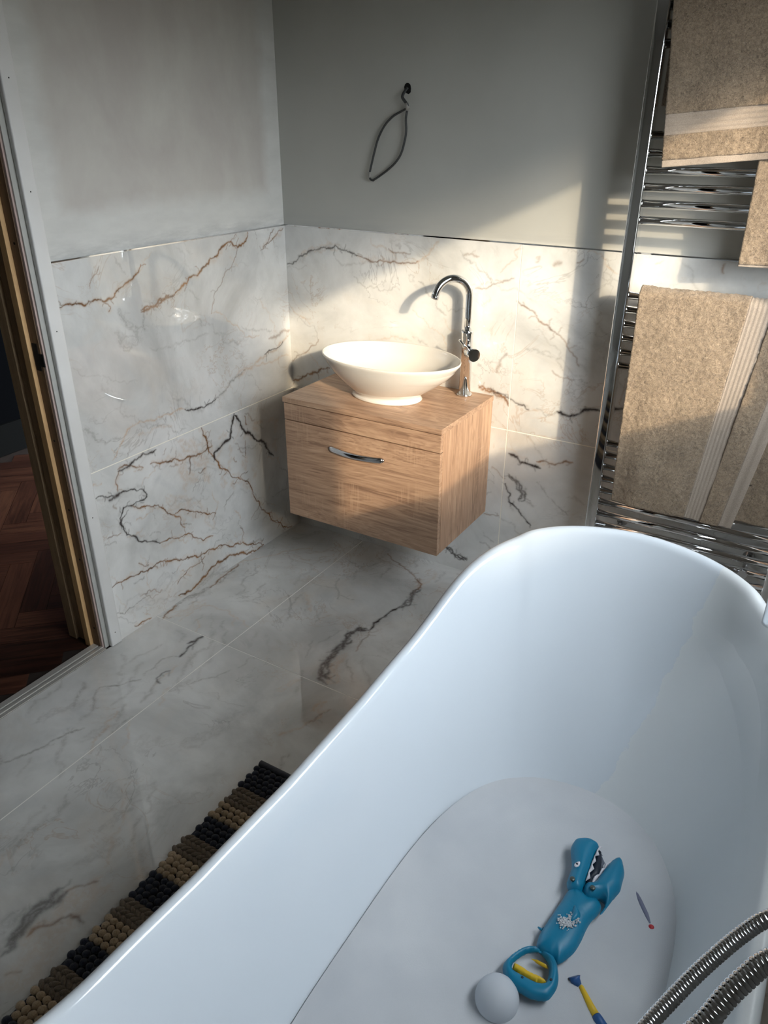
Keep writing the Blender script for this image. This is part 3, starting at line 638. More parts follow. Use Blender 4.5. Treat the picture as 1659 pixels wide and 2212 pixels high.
tpart('inner_rail', (-.0255, -.012, D1+.02, D0-.004, .0022, .007), 'alu', .0015)
tpart('inner_rail', (-.010, .002, D1+.02, D0-.004, .0022, .0045), 'alu', .0008)
# hall beyond: herringbone floor and walls coloured near-black for the unlit hall
struct(boxo('floor_hall', (-1.9, -.001, -3.2, 1.4, -.1, -.004), 'gap'))
def herringbone():
    V, F, col, uv = [], [], [], []; L, W_ = .45, .09; n = int(L/W_); s = math.sqrt(.5)
    def put(ax, ay, w_, h_):
        g = .0008; r = random.random(); pts = [(ax+g, ay+g), (ax+w_-g, ay+g), (ax+w_-g, ay+h_-g), (ax+g, ay+h_-g)]
        w2 = [((p[0]-p[1])*s-1.0, (p[0]+p[1])*s-1.0) for p in pts]
        if not all(-1.9 < p[0] < 0.02 and -2.6 < p[1] < 1.3 for p in w2): return
        if max(p[0] for p in w2) > -.03 : w2 = [(min(p[0], -.028), p[1]) for p in w2]
        b = len(V); V.extend([(p[0], p[1], -.001) for p in w2]); F.append((b, b+1, b+2, b+3))
        ou = random.random()*20
        q = [(0, 0), (w_, 0), (w_, h_), (0, h_)] if w_ > h_ else [(0, 0), (0, w_), (h_, w_), (h_, 0)]
        uv.extend([(a+ou, b_+ou*.37) for a, b_ in q]); col.append(r)
    for k in range(-60, 60):
        for m in range(-12, 12):
            bx = k*W_ + m*L; by = k*W_ - m*L
            put(bx, by, L, W_); put(bx+0, by+W_, W_, L) if False else put(bx+L, by+W_-L, W_, L)
    me = bpy.data.meshes.new('planking'); me.from_pydata(V, [], F); me.materials.append(M['plank'])
    ul = me.uv_layers.new(name='UVMap'); ul.data.foreach_set('uv', np.array(uv, np.float32).ravel())
    at = me.color_attributes.new('plank', 'FLOAT_COLOR', 'CORNER'); at.data.foreach_set('color', np.repeat([[c, c, c, 1] for c in col], 4, 0).astype(np.float32).ravel())
    return link(bpy.data.objects.new('planking', me), bpy.data.objects['floor_hall'])
herringbone()
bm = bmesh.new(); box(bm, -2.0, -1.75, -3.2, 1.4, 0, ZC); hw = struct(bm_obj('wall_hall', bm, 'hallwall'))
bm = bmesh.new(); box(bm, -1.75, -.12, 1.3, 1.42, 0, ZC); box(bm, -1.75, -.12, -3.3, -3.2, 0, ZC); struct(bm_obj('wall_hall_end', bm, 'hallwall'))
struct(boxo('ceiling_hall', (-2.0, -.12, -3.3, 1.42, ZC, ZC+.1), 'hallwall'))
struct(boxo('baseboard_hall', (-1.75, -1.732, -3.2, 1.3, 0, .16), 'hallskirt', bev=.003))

# ---------------------------------------------------------------- vanity
vx0, vx1, vd, vz0, vz1 = .2538, .8497, .378, .2744, .7123
VN = empty('vanity_unit', (.552, -.19, vz0)); tag(VN, 'wall-hung pale oak vanity unit with one drawer below the basin', 'vanity unit')
def vp(o, par=None):
    par = par or VN; o.parent = par
    o.matrix_parent_inverse = Matrix.Translation(-VN.location) if par is VN else Matrix.Identity(4)
    return o
bm = bmesh.new(); box(bm, vx0+.002, vx1-.0005, -vd+.0195, -.0005, vz0+.001, vz1-.0185, bev=.0008); vp(bm_obj('carcass', bm, 'oak_v'))
bm = bmesh.new(); box(bm, vx0-.003, vx1+.002, -vd-.003, -.0005, vz1-.018, vz1, bev=.0012); vp(bm_obj('countertop', bm, 'oak_h'))
bm = bmesh.new(); box(bm, vx0, vx1-.001, -vd, -vd+.018, .6345, .6915, bev=.0012); vp(bm_obj('fascia', bm, 'oak_h'))
bm = bmesh.new(); box(bm, vx0+.003, vx1-.004, -vd+.012, -vd+.0195, vz0+.004, .6935); vp(bm_obj('shadow_gap', bm, 'gap'))
bm = bmesh.new(); box(bm, vx0, vx1-.001, -vd, -vd+.018, vz0, .6305, bev=.0012); dr = vp(bm_obj('drawer_front', bm, 'oak_h'))
# bow handle
bm = bmesh.new(); hx0, hx1, hz = .441, .648, .567; NN = 40
rows = []
for i in range(NN+1):
    u = i/NN; x = hx0+(hx1-hx0)*u; e = math.sin(PI*min(u, 1-u)/.16) if min(u, 1-u) < .08 else 1
    hh = .0095*math.sqrt(max(1-max(0, (abs(u-.5)-.46)/.04)**2, .02)); out = .003+.013*math.sin(PI*u)**.6
    dip = -.004*math.sin(PI*u)
    ring = []
    for a, b in [(-1, 0), (-.9, .6), (-.45, 1), (.0, 1.0), (.5, .85), (1, .2), (1, -.2), (.6, -.1), (-.6, -.35)]:
        ring.append(bm.verts.new((x, -vd-.0008-out-b*.004+(0 if b > 0 else .003), hz+dip+hh*a)))
    rows.append(ring)
for a, b in zip(rows, rows[1:]):
    n = len(a)
    for k in range(n): bm.faces.new([a[k], a[(k+1) % n], b[(k+1) % n], b[k]])
bm.faces.new(rows[0][::-1]); bm.faces.new(rows[-1])
for x in (hx0+.004, hx1-.004): tube(bm, [(x, -vd, hz), (x, -vd-.006, hz)], .0065, 12)
h = bm_obj('handle', bm, 'chrome_dark', None, True); h.parent = dr; h['label'] = 'bowed chrome drawer handle'

# ---------------------------------------------------------------- basin
BC = (.560, -.195); zt = vz1+.0002; zr = .850
prof = [(1.0, .850), (.992, .8535), (.982, .8515), (.968, .842), (.93, .823), (.85, .800), (.70, .775), (.5, .757), (.25, .748), (.06, .745)]
def ring_oval(bm, cx, cy, a, b, z, n=96, lift=0):
    return [bm.verts.new((cx+a*math.cos(2*PI*k/n), cy+b*math.sin(2*PI*k/n), z+lift*math.cos(4*PI*k/n))) for k in range(n)]
bm = bmesh.new(); R = []
ra, rb, fa, fb = .2455, .166, .124, .090
outer = [(zt, 0, .0), (zt+.004, .02, 0), (zt+.010, -.02, 0), (zt+.016, -.06, 0), (zt+.024, .03, 0), (zt+.040, .23, 0), (zt+.062, .47, 0), (zt+.085, .68, 0), (zt+.108, .85, 0), (zt+.126, .95, 0), (.846, .995, 0)]
R.append([bm.verts.new((BC[0], BC[1], zt))])
for z, f, _ in outer:
    R.append(ring_oval(bm, BC[0]-.012*(1-f)*1, BC[1]+.0*(1-f), fa+(ra-fa)*f, fb+(rb-fb)*f, z))
for s, z in prof: R.append(ring_oval(bm, BC[0], BC[1], ra*s, rb*s, z))
for a, b in zip(R[1:], R[2:]):
    for k in range(96): bm.faces.new([a[k], a[(k+1) % 96], b[(k+1) % 96], b[k]])
bm.verts.remove(R[0][0]); bm.faces.new(R[1][::-1]); bm.faces.new(R[-1])
BS = empty('basin', (BC[0], BC[1], zt)); tag(BS, 'oval white ceramic countertop basin on the oak vanity', 'basin')
o = bm_obj('bowl', bm, 'ceramic', None, True); o.parent = BS; o.matrix_parent_inverse = Matrix.Translation(-BS.location)
bm = bmesh.new(); lathe(bm, [(.019, .0004), (.021, .002), (.019, .0035), (.006, .003), (.004, .002)], (BC[0], BC[1], .745), 32)
o = bm_obj('waste', bm, 'chrome', None, True); o.parent = BS; o.matrix_parent_inverse = Matrix.Translation(-BS.location)

# ---------------------------------------------------------------- basin tap
TX, TY = .764, -.047
TP = empty('basin_tap', (TX, TY, zt)); tag(TP, 'tall chrome swan-neck mixer tap standing beside the white basin', 'tap')
def tp(o, par=None):
    o.parent = par or TP
    if par is None: o.matrix_parent_inverse = Matrix.Translation(-TP.location)
    return o
bm = bmesh.new(); lathe(bm, [(.026, 0), (.0262, .004), (.0245, .0065), (.0205, .0068)], (TX, TY, zt), 48); tp(bm_obj('base_ring', bm, 'chrome', None, True))
bm = bmesh.new(); lathe(bm, [(.0198, .0068), (.0198, .208), (.0205, .2095), (.0205, .2165), (.019, .218), (.0125, .2185)], (TX, TY, zt), 48); body = tp(bm_obj('tap_body', bm, 'chrome', None, True))
sd = Vector((-.6, -.8, 0)).normalized(); RR = .0605; zc = zt+.325
pts = [Vector((TX, TY, zt+.2165)), Vector((TX, TY, zt+.26)), Vector((TX, TY, zc-.02))]
for k in range(0, 27):
    a = PI*k/26*.93; pts.append(Vector((TX, TY, zc))+sd*(RR-RR*math.cos(a))+Vector((0, 0, RR*math.sin(a))))
tt = (pts[-1]-pts[-2]).normalized(); pts.append(pts[-1]+tt*.012)
bm = bmesh.new(); tube(bm, pts, .0118, 24); sp_ = tp(bm_obj('spout', bm, 'chrome'))
bm = bmesh.new(); e0 = pts[-1]; tube(bm, [e0-tt*.013, e0+tt*.001], .0124, 24); o = bm_obj('aerator', bm, 'chrome', None); o.parent = sp_
hd = Vector((.80, -.60, -.02)).normalized(); hb = Vector((TX, TY, .862))
bm = bmesh.new(); tube(bm, [hb+hd*.012, hb+hd*.022], .0175, 32); tube(bm, [hb+hd*.0225, hb+hd*.055], .0205, 40); kn = tp(bm_obj('handle', bm, 'chrome'))
lb = hb+hd*.049; ld = Vector((-.60, -.36, .71)).normalized()
bm = bmesh.new(); tube(bm, [lb+ld*.018, lb+ld*.068], .0036, 14); tube(bm, [lb+ld*.068, lb+ld*.070], .0042, 14); o = bm_obj('lever', bm, 'chrome'); o.parent = kn

# ---------------------------------------------------------------- radiator
RX0, RX1 = 1.247, 1.812
RD = empty('towel_radiator', ((RX0+RX1)/2, -.1, .22)); tag(RD, 'tall chrome ladder towel radiator on the back wall behind the bath', 'radiator')
def rp(o, par=None):
    o.parent = par or RD
    if par is None: o.matrix_parent_inverse = Matrix.Translation(-RD.location)
    return o
for x in (RX0-.003, RX1-.030):
    bm = bmesh.new(); box(bm, x, x+.033, -.124, -.083, .22, 1.96, bev=.005); rp(bm_obj('upright', bm, 'chrome', None, True))
bars = [1.701+.0388*k for k in range(6)]+[1.300+.0404*k for k in range(6)]+[.906+.0396*k for k in range(6)]+[.665-.0392*k for k in range(11)]
for z in bars:
    bm = bmesh.new(); tube(bm, [(RX0+.026, -.102, z), (RX1-.026, -.102, z)], .0108, 18); rp(bm_obj('rail', bm, 'chrome'))
for x, z in [(1.335, .372), (1.722, .352), (1.335, 1.60), (1.722, 1.60)]:
    bm = bmesh.new(); tube(bm, [(x, -.0005, z), (x, -.006, z)], .018, 24); tube(bm, [(x, -.006, z), (x, -.118, z)], .0085, 18); tube(bm, [(x, -.112, z), (x, -.124, z)], .0125, 24); rp(bm_obj('bracket', bm, 'chrome_dark'))

# ---------------------------------------------------------------- towels
def sheet(name, S, u0, u1, v0, v1, mat, parent, nrm_off=0, amp=.0015, thick=.008, step=.004, ribs=None, Lu=None, Lv=None):
    nu = max(int(Lu/step), 2); nv = max(int(Lv/step), 2); V = []; F = []
    top = []
    for j in range(nv+1):
        v = v0+(v1-v0)*j/nv
        for i in range(nu+1):
            u = u0+(u1-u0)*i/nu; p, n = S(u, v)
            d = nrm_off + (.0035*noise.noise(p*13) if amp > .001 else 0) + amp*noise.noise(p*95) + amp*.8*noise.noise(p*230)
            if ribs: d += ribs(u, v)
            V.append(p+n*d)
    N = (nu+1)*(nv+1)
    for j in range(nv+1):
        v = v0+(v1-v0)*j/nv
        for i in range(nu+1):
            u = u0+(u1-u0)*i/nu; p, n = S(u, v); V.append(p-n*thick)
    for j in range(nv):
        for i in range(nu):
            k = j*(nu+1)+i; F.append((k, k+1, k+nu+2, k+nu+1)); F.append((N+k, N+k+nu+1, N+k+nu+2, N+k+1))
    for i in range(nu):
        F.append((i, N+i, N+i+1, i+1)); k = nv*(nu+1)+i; F.append((k, k+1, N+k+1, N+k))
    for j in range(nv):
        k = j*(nu+1); F.append((k, k+nu+1, N+k+nu+1, N+k)); k += nu; F.append((k, N+k, N+k+nu+1, k+nu+1))
    bm = bmesh.new(); vv = [bm.verts.new(p) for p in V]
    for f in F: bm.faces.new([vv[i] for i in f])
    o = bm_obj(name, bm, mat, None, True); o.parent = parent; o.matrix_parent_inverse = Matrix.Translation(-parent.location); return o
def towel_surface(xl, xr, ybar, zbar, rad, lenf, lenb, wav, seed, skew=0, slope=0):
    """u 0..1 across, v in metres: 0 at the front hem, growing up, over the rail and down the back"""
    arc = PI*rad
    def S(u, v):
        Lf = lenf - slope*u
        x = xl(v/Lf if v < Lf else 1)+(xr(v/Lf if v < Lf else 1)-xl(v/Lf if v < Lf else 1))*u
        if v <= Lf:
            q = 1-v/Lf
            y = ybar-rad - wav*q*(.6+.6*math.sin(u*9+seed)+.35*math.sin(u*21+seed*2)) - .004*math.sin(v*14+seed+u*5)*q
            p = Vector((x, y, zbar-(Lf-v))); n = Vector((.0, -1, 0))
            n = Vector((wav*q*(5.4*math.cos(u*9+seed))/max(xr(0)-xl(0), .1)*-.8, -1, 0)).normalized()
        elif v <= Lf+arc:
            a = (v-Lf)/rad; n = Vector((0, -math.cos(a), math.sin(a))); p = Vector((x, ybar, zbar))+n*rad
        else:
            p = Vector((x, ybar+rad, zbar-(v-Lf-arc))); n = Vector((0, 1, 0))
        return p, n
    return S, arc
# upper towel: wide, horizontal woven band and hem
zb = bars[3]
T1 = empty('hanging_towel', (1.52, -.13, 1.43)); tag(T1, 'large beige towel with a horizontal woven band, topmost on the radiator', 'towel', 'beige towels on the radiator')
S1, arc1 = towel_surface(lambda t: 1.319-.036*t, lambda t: 1.775-.01*t, -.102, zb, .028, zb-1.430, .28, .010, 1.0, slope=.045)
Lf = zb-1.430
sheet('terry_panel', S1, 0, 1, .118, Lf+arc1+.25, 'terry', T1, 0, .0022, .012, Lu=.45, Lv=Lf+arc1+.13)
sheet('terry_panel', S1, 0, 1, .016, .072, 'terry', T1, 0, .0022, .012, Lu=.45, Lv=.056)
def rib1(u, v): return .0012*math.cos((v-.072)/(.046)*2*PI*4)
sheet('woven_band', S1, 0, 1, .072, .118, 'band', T1, -.003, .0003, .008, step=.0025, Lu=.45, Lv=.046, ribs=rib1)['label'] = 'flat ribbed woven band'
sheet('hem', S1, 0, 1, 0, .016, 'band', T1, -.002, .0004, .009, step=.0025, Lu=.45, Lv=.016)
# middle towel, partly behind the upper one
T2 = empty('hanging_towel', (1.66, -.12, 1.2)); tag(T2, 'narrow beige towel coming down from behind the upper towel', 'towel', 'beige towels on the radiator')
S2, arc2 = towel_surface(lambda t: 1.539-.002*t, lambda t: 1.79, -.102, 1.502, .0165, 1.502-1.206, .22, .006, 3.0)
sheet('terry_panel', S2, 0, 1, .006, 1.502-1.206+arc2+.2, 'terry', T2, 0, .002, .005, Lu=.25, Lv=.54)
sheet('hem', S2, 0, 1, 0, .006, 'band', T2, -.002, .0003, .005, step=.003, Lu=.25, Lv=.006)
# lower towel: folded lengthwise so its band and hem run upright
T3 = empty('hanging_towel', (1.5, -.13, .49)); tag(T3, 'thick folded beige towel with upright woven bands, lowest on the radiator', 'towel', 'beige towels on the radiator')
zb3 = 1.104; L3 = zb3-.492
S3, arc3 = towel_surface(lambda t: 1.316-.008*t, lambda t: 1.664+.09*t, -.102, zb3, .030, L3, .5, .008, 5.0)
tot3 = L3+arc3+.45
def seg3(name, ua, ub, mat, w, **k): return sheet(name, S3, ua, ub, 0, tot3, mat, T3, Lu=w, Lv=tot3, **k)
seg3('terry_panel', 0, .625, 'terry', .24, amp=.0024, thick=.014)
def ribv(a, b, n): return lambda u, v: .0011*math.cos((u-a)/(b-a)*2*PI*n)
seg3('woven_band', .625, .755, 'band', .052, nrm_off=-.003, amp=.0003, thick=.010, step=.003, ribs=ribv(.625, .755, 5))['label'] = 'flat ribbed woven band'
seg3('terry_panel', .755, .90, 'terry', .06, amp=.0024, thick=.014)
seg3('hem', .90, 1.0, 'band', .042, nrm_off=-.003, amp=.0004, thick=.010, step=.003, ribs=ribv(.90, 1.0, 1.5))
S3b, _ = towel_surface(lambda t: 1.60, lambda t: 1.83, -.102, zb3, .0155, zb3-.512, .45, .005, 8.0)
sheet('back_layer', S3b, 0, 1, 0, zb3-.512+.0486+.45, 'terry', T3, 0, .002, .0045, Lu=.23, Lv=1.09)

# ---------------------------------------------------------------- bath
RIM = dict(cx=1.544, hw=.385, yc=-1.562, L=.813, n=1.864, n2=5.841)
kn_, zk = [0, .25, .45, .6, .75, .9, 1.0], [.513, .518, .538, .547+.006, .645, .700, .735]
def zrim(u):
    u = abs(u)
    def raw(q):
        q = min(max(abs(q), 0), 1.0)
        for i in range(6):
            if q <= kn_[i+1]: t = (q-kn_[i])/(kn_[i+1]-kn_[i]); return zk[i]+(zk[i+1]-zk[i])*t
        return zk[-1]
    return sum(raw(u+d) for d in (-.09, -.06, -.03, 0, .03, .06, .09))/7 + (.006 if u > .9 else 0)
def bring(hw, L, n, n2, zf, N=240, yo=0, z=None):
    out = []
    for k in range(N):
        s = 2*PI*k/N; c, d = math.cos(s), math.sin(s)
        u = math.copysign(abs(d)**(2/n2), d); x = RIM['cx']+hw*math.copysign(abs(c)**(2/n), c); y = RIM['yc']+yo+L*u
        out.append(Vector((x, y, zf(u) if callable(zf) else zf)))
    # even out spacing along the ring
    out.append(out[0]); cum = [0]
    for a, b in zip(out, out[1:]): cum.append(cum[-1]+(b-a).length)
    tot = cum[-1]; res = []; j = 0
    for k in range(N):
        t = tot*k/N
        while cum[j+1] < t: j += 1
        f = (t-cum[j])/max(cum[j+1]-cum[j], 1e-9); res.append(out[j].lerp(out[j+1], f))
    return res
hw, L, n, n2 = RIM['hw'], RIM['L'], RIM['n'], RIM['n2']
def exps(f): return n+(2.4-n)*f, n2+(2.8-n2)*f
rings = []
def add(ihw, iL, f, zf, xo=0): a, b = exps(f); rings.append([p+Vector((xo, 0, 0)) for p in bring(ihw, iL, a, b, zf)])
zb0 = .115
# outside, from the plinth up
for f, z in [(1.0, 0.0), (1.0, .02), (.86, .10), (.66, .22), (.45, .34), (.26, .44)]:
    add(hw-.03-.085*f, L-.03-.16*f, f*.7, lambda u, z=z: z*(zrim(u)-.03)/.50)
add(hw-.024, L-.026, .05, lambda u: zrim(u)-.036)
for o_, dz in [(.010, -.034), (.0015, -.029), (0, -.020), (.002, -.009), (.008, -.002), (.015, 0), (.022, -.002), (.028, -.009), (.032, -.020)]:
    add(hw-o_, L-o_, 0, lambda u, dz=dz: zrim(u)+dz)
HB, LB = .188, .430
for f in [.97, .93, .88, .82, .76, .70, .64, .58, .52, .46, .40, .34, .28, .22, .16, .10, .05, 0]:
    zf = f**1.8
    add(HB+(hw-.034-HB)*f, LB+(L-.034-LB)*f, 1-f, lambda u, zf=zf: zb0+(zrim(u)-.02-zb0)*zf, .022*(1-f))
for s_ in (.8, .55, .3, .08): add(HB*s_, LB*s_, 1, lambda u: zb0-.003*(1-s_), .022)
bm = bmesh.new(); RV = [[bm.verts.new(p) for p in r] for r in rings]
for a, b in zip(RV, RV[1:]):
    N_ = len(a)
    for k in range(N_): bm.faces.new([a[k], a[(k+1) % N_], b[(k+1) % N_], b[k]])
bm.faces.new(RV[0][::-1]); bm.faces.new(RV[-1])
BT = empty('bathtub', (1.544, -1.562, 0)); tag(BT, 'freestanding white slipper bathtub half full of foamy water', 'bathtub')
o = bm_obj('tub_shell', bm, 'acrylic', None, True); o.parent = BT; o.matrix_parent_inverse = Matrix.Translation(-BT.location)
md = o.modifiers.new('Subdivision', 'SUBSURF'); md.levels = 1; md.render_levels = 2
# soapy water: surface following the tub wall
WZ = .200
wl_ring = [p+Vector((.016, 0, 0)) for p in bring(.262, .566, 2.15, 3.4, WZ)]
bm = bmesh.new(); rr = []
for s_ in [1, .985, .96, .92, .86, .79, .72, .65, .58, .51, .44, .37, .3, .23, .16, .09]:
    row = []
    for p in wl_ring:
        q = Vector((RIM['cx']+(p.x-RIM['cx'])*s_, RIM['yc']+(p.y-RIM['yc'])*s_, WZ))
        e = min(1, (1-s_)/.10); q.z += (1-e)**2*.006 + e*(.003+.006*noise.noise(q*6)+.003*noise.noise(q*16)); row.append(bm.verts.new(q))
    rr.append(row)
for a, b in zip(rr, rr[1:]):
    for k in range(len(a)): bm.faces.new([a[k], a[(k+1) % len(a)], b[(k+1) % len(a)], b[k]])
bm.faces.new(rr[-1])
fo = bm_obj('bath_foam', bm, 'foam', None, True, (1.544, -1.562, WZ)); tag(fo, 'white soap foam covering the water inside the bathtub', 'foam'); fo['kind'] = 'stuff'
md = fo.modifiers.new('Subdivision', 'SUBSURF'); md.levels = 1; md.render_levels = 2

# ---------------------------------------------------------------- shark grabber toy
def inside(p, poly):
    c = False; x, y = p; j = len(poly)-1
    for i in range(len(poly)):
        xi, yi = poly[i]; xj, yj = poly[j]
        if (yi > y) != (yj > y) and x < (xj-xi)*(y-yi)/(yj-yi)+xi: c = not c
        j = i
    return c
def resample(poly, step, closed=True, smooth=True):
    pts = [Vector((a, b, 0)) for a, b in poly]
    if smooth:
        P = [pts[-1]]+pts+[pts[0], pts[1]]; q = []
        for i in range(1, len(P)-2):
            for k in range(6):
                t = k/6; a, b, c, d = P[i-1], P[i], P[i+1], P[i+2]
                q.append(.5*((2*b)+(c-a)*t+(2*a-5*b+4*c-d)*t*t+(3*b-a-3*c+d)*t**3))
        pts = q
    out = []; acc = 0; prev = pts[-1]
    for p in pts:
        if (p-prev).length > 1e-6:
            n_ = max(1, int((p-prev).length/step+.3))
            for k in range(n_): out.append(prev.lerp(p, k/n_))
        prev = p
    r = [out[0]]
    for p in out[1:]:
        if (p-r[-1]).length > step*.55: r.append(p)
    return [(p.x, p.y) for p in r]
def pillow(name, poly, z0, H, R_, mat, parent, hole=None, step=.0035, flat_bottom=None, smooth=True, bump=None, pl=None):
    poly = resample(poly, step, smooth=smooth); holes = resample(hole, step) if hole else []
    arr = np.array(poly+holes); n1, n2_ = len(poly), len(holes)
    xs = np.arange(arr[:, 0].min(), arr[:, 0].max(), step); ys = np.arange(arr[:, 1].min(), arr[:, 1].max(), step)
    segs = np.array([(poly[i], poly[(i+1) % n1]) for i in range(n1)]+[(holes[i], holes[(i+1) % n2_]) for i in range(n2_)])
    A, B = segs[:, 0], segs[:, 1]; D = B-A; LL = (D**2).sum(1)+1e-12
    def dist(p):
        t = np.clip(((p-A)*D).sum(1)/LL, 0, 1); return math.sqrt(((p-(A+t[:, None]*D))**2).sum(1).min())
    pts = [Vector(p) for p in poly+holes]; dd = [0]*len(pts)
    for y in ys:
        for x in xs:
            if inside((x, y), poly) and not (holes and inside((x, y), holes)):
                d = dist(np.array((x, y)))
                if d > step*.6: pts.append(Vector((x, y))); dd.append(d)
    edges = [(i, (i+1) % n1) for i in range(n1)]+[(n1+i, n1+(i+1) % n2_) for i in range(n2_)]
    vo, eo, faces, ov, oe, of = delaunay_2d_cdt(pts, edges, [], 0, 1e-6)
    V = []
    hh = []
    for i, p in enumerate(vo):
        src = ov[i][0] if ov[i] else 0; d = dd[src]; q = min(d/R_, 1); h = H*math.sqrt(max(1-(1-q)**2, 0))
        if bump: h += bump(p.x, p.y)*q
        hh.append(h)
    n_ = len(vo); V = [(p.x, p.y, z0+h) for p, h in zip(vo, hh)]+[(p.x, p.y, z0-(h if flat_bottom is None else min(h, flat_bottom))-.0004) for p, h in zip(vo, hh)]
    F = []
    for f in faces:
        c = sum((vo[i] for i in f), Vector((0, 0)))/len(f)
        if inside((c.x, c.y), poly) and not (holes and inside((c.x, c.y), holes)):
            F.append(tuple(f)); F.append(tuple(n_+i for i in reversed(f)))
    bcount = {}
    for f in F[::2]:
        for a, b in zip(f, f[1:]+f[:1]): bcount[(a, b)] = 1
    for (a, b) in list(bcount):
        if (b, a) not in bcount: F.append((b, a, n_+a, n_+b))
    bm = bmesh.new(); vv = [bm.verts.new(v) for v in V]
    for f in F:
        try: bm.faces.new([vv[i] for i in f])
        except ValueError: pass
    o = bm_obj(name, bm, mat, None, True); o.parent = parent
    o.matrix_parent_inverse = Matrix.Translation(-(pl or parent).location); return o
SK = empty('shark_grabber_toy', (1.635, -1.35, .2)); tag(SK, 'teal shark grabber bath toy with open toothy jaws floating on the foam', 'toy')
Z0 = .222
bd = pillow('body', SHARK['body'], Z0, .020, .030, 'teal', SK, bump=lambda x, y: .0008*math.sin((x*.3-y)*900) if y > -1.36 and y < -1.325 else 0)
uj = pillow('upper_jaw', SHARK['upper_jaw'], Z0+.008, .020, .024, 'teal', SK)
lj = pillow('lower_jaw', SHARK['lower_jaw'], Z0+.008, .022, .024, 'teal', SK)
def sub(o, par): o.parent = par; o.matrix_parent_inverse = Matrix.Identity(4); return o
mo = pillow('mouth_lining', SHARK['mouth'], Z0+.004, .008, .010, 'toy_dark', SK, step=.003)
ut = sub(pillow('teeth', SHARK['upper_teeth'], Z0+.014, .0045, .003, 'toy_white', SK, step=.0022, smooth=False), uj)
lt = sub(pillow('teeth', SHARK['lower_teeth'], Z0+.010, .0045, .003, 'toy_white', SK, step=.0022, smooth=False), lj)
ft = sub(pillow('teeth', SHARK['far_teeth'], Z0-.002, .0035, .003, 'toy_grey', SK, step=.0022, smooth=False), uj)
fn = pillow('fin', SHARK['fin'], Z0+.018, .010, .010, 'teal', SK)
pillow('fin', SHARK['side_fin'], Z0, .004, .006, 'teal', SK, step=.0025)
ey = sub(pillow('eye', SHARK['eye'], Z0+.0275, .0018, .002, 'toy_white', SK, step=.0018), uj)
def disc(name, p, z, r, mat, par, h=.0014):
    bm = bmesh.new(); tube(bm, [(p[0], p[1], z-.002), (p[0], p[1], z), (p[0], p[1], z+h*.6), (p[0], p[1], z+h)], [r, r, r*.85, r*.4], 20)
    o = bm_obj(name, bm, mat, None); return sub(o, par)
disc('pupil', SHARK['pupil'][0], Z0+.0290, .0026, 'toy_dark', ey, .0010)
disc('rivet', SHARK['rivets'][0], Z0+.0280, .0050, 'rivet', uj); disc('rivet', SHARK['rivets'][1], Z0+.0300, .0050, 'rivet', lj)
HD = pillow('handle', SHARK['handle'], Z0+.004, .0125, .0125, 'teal', SK, hole=SHARK['handle_hole'])
disc('screw_hole', SHARK['rivets'][3], Z0+.0195, .0024, 'toy_dark', bd, .001)
for q in (4, 5): disc('screw_hole', SHARK['rivets'][q], Z0+.0160, .0024, 'toy_dark', HD, .001)
def riby(x, y): return .0012*(1 if math.sin((x*.87-y*.5)*1300) > 0 else 0)
tr = pillow('trigger', SHARK['trigger'], Z0+.000, .0075, .004, 'toy_yellow', SK, step=.0022, smooth=False, bump=riby); tr['label'] = 'ribbed yellow squeeze trigger'
pillow('trigger_arm', SHARK['trigger2'], Z0-.002, .006, .004, 'toy_yellow', SK, step=.0025, smooth=False)
# clump of foam on the shark's back
bm = bmesh.new(); Fp = [(1.6445,-1.352),(1.640,-1.357),(1.634,-1.362),(1.629,-1.366),(1.624,-1.371),(1.636,-1.371),(1.642,-1.364),(1.631,-1.374)]
for k in range(280):
    a = random.choice(Fp); p = Vector((a[0]+random.gauss(0, .0042), a[1]+random.gauss(0, .0042), Z0+.0205+random.random()*.0015)); r = .0008+random.random()*.0013
    bmesh.ops.create_icosphere(bm, subdivisions=1, radius=r, matrix=Matrix.Translation(p))
o = bm_obj('foam_blob', bm, 'foam', None, True, (1.636, -1.363, Z0+.021)); tag(o, 'small patch of soap bubbles lying on the shark toy back', 'foam'); o['kind'] = 'stuff'

# ball
bx, by = SHARK['ball'][0]
bm = bmesh.new(); bmesh.ops.create_uvsphere(bm, u_segments=48, v_segments=32, radius=.037)
o = bm_obj('toy_ball', bm, 'ball', None, True); o.location = (bx-.003, by-.003, .214); tag(o, 'white ball floating in the foam beside the shark toy handle', 'ball')
# blue and yellow stick toy
BR = SHARK['brush']; bz = .206
BRT = empty('stick_toy', (BR[0][0], BR[0][1], bz)); tag(BRT, 'blue and yellow stick toy half sunk in foam near the shark toy', 'toy')
def bp_(o): o.parent = BRT; o.matrix_parent_inverse = Matrix.Translation(-BRT.location); return o
P3 = [Vector((a, b, bz-.001*k)) for k, (a, b) in enumerate(BR)]
bm = bmesh.new(); tube(bm, [P3[0]+Vector((-.004, .004, .004)), P3[0], P3[0].lerp(P3[1], .7)], [.0105, .0090, .0045], 24); bp_(bm_obj('flared_end', bm, 'toy_blue'))
bm = bmesh.new(); tube(bm, [P3[0].lerp(P3[1], .8), P3[1], P3[2], P3[3].lerp(P3[2], .3)], [.0036, .0044, .0060, .0066], 20); bp_(bm_obj('yellow_shaft', bm, 'toy_yellow'))
bm = bmesh.new(); tube(bm, [P3[3].lerp(P3[2], .28), P3[3], P3[3].lerp(P3[4], .7)], [.0072, .0082, .0075], 20); bp_(bm_obj('blue_collar', bm, 'toy_blue'))
bm = bmesh.new(); tube(bm, [P3[3].lerp(P3[4], .72), P3[4], P3[5]], [.0075, .0075, .0085], 20); bp_(bm_obj('yellow_shaft', bm, 'toy_yellow'))
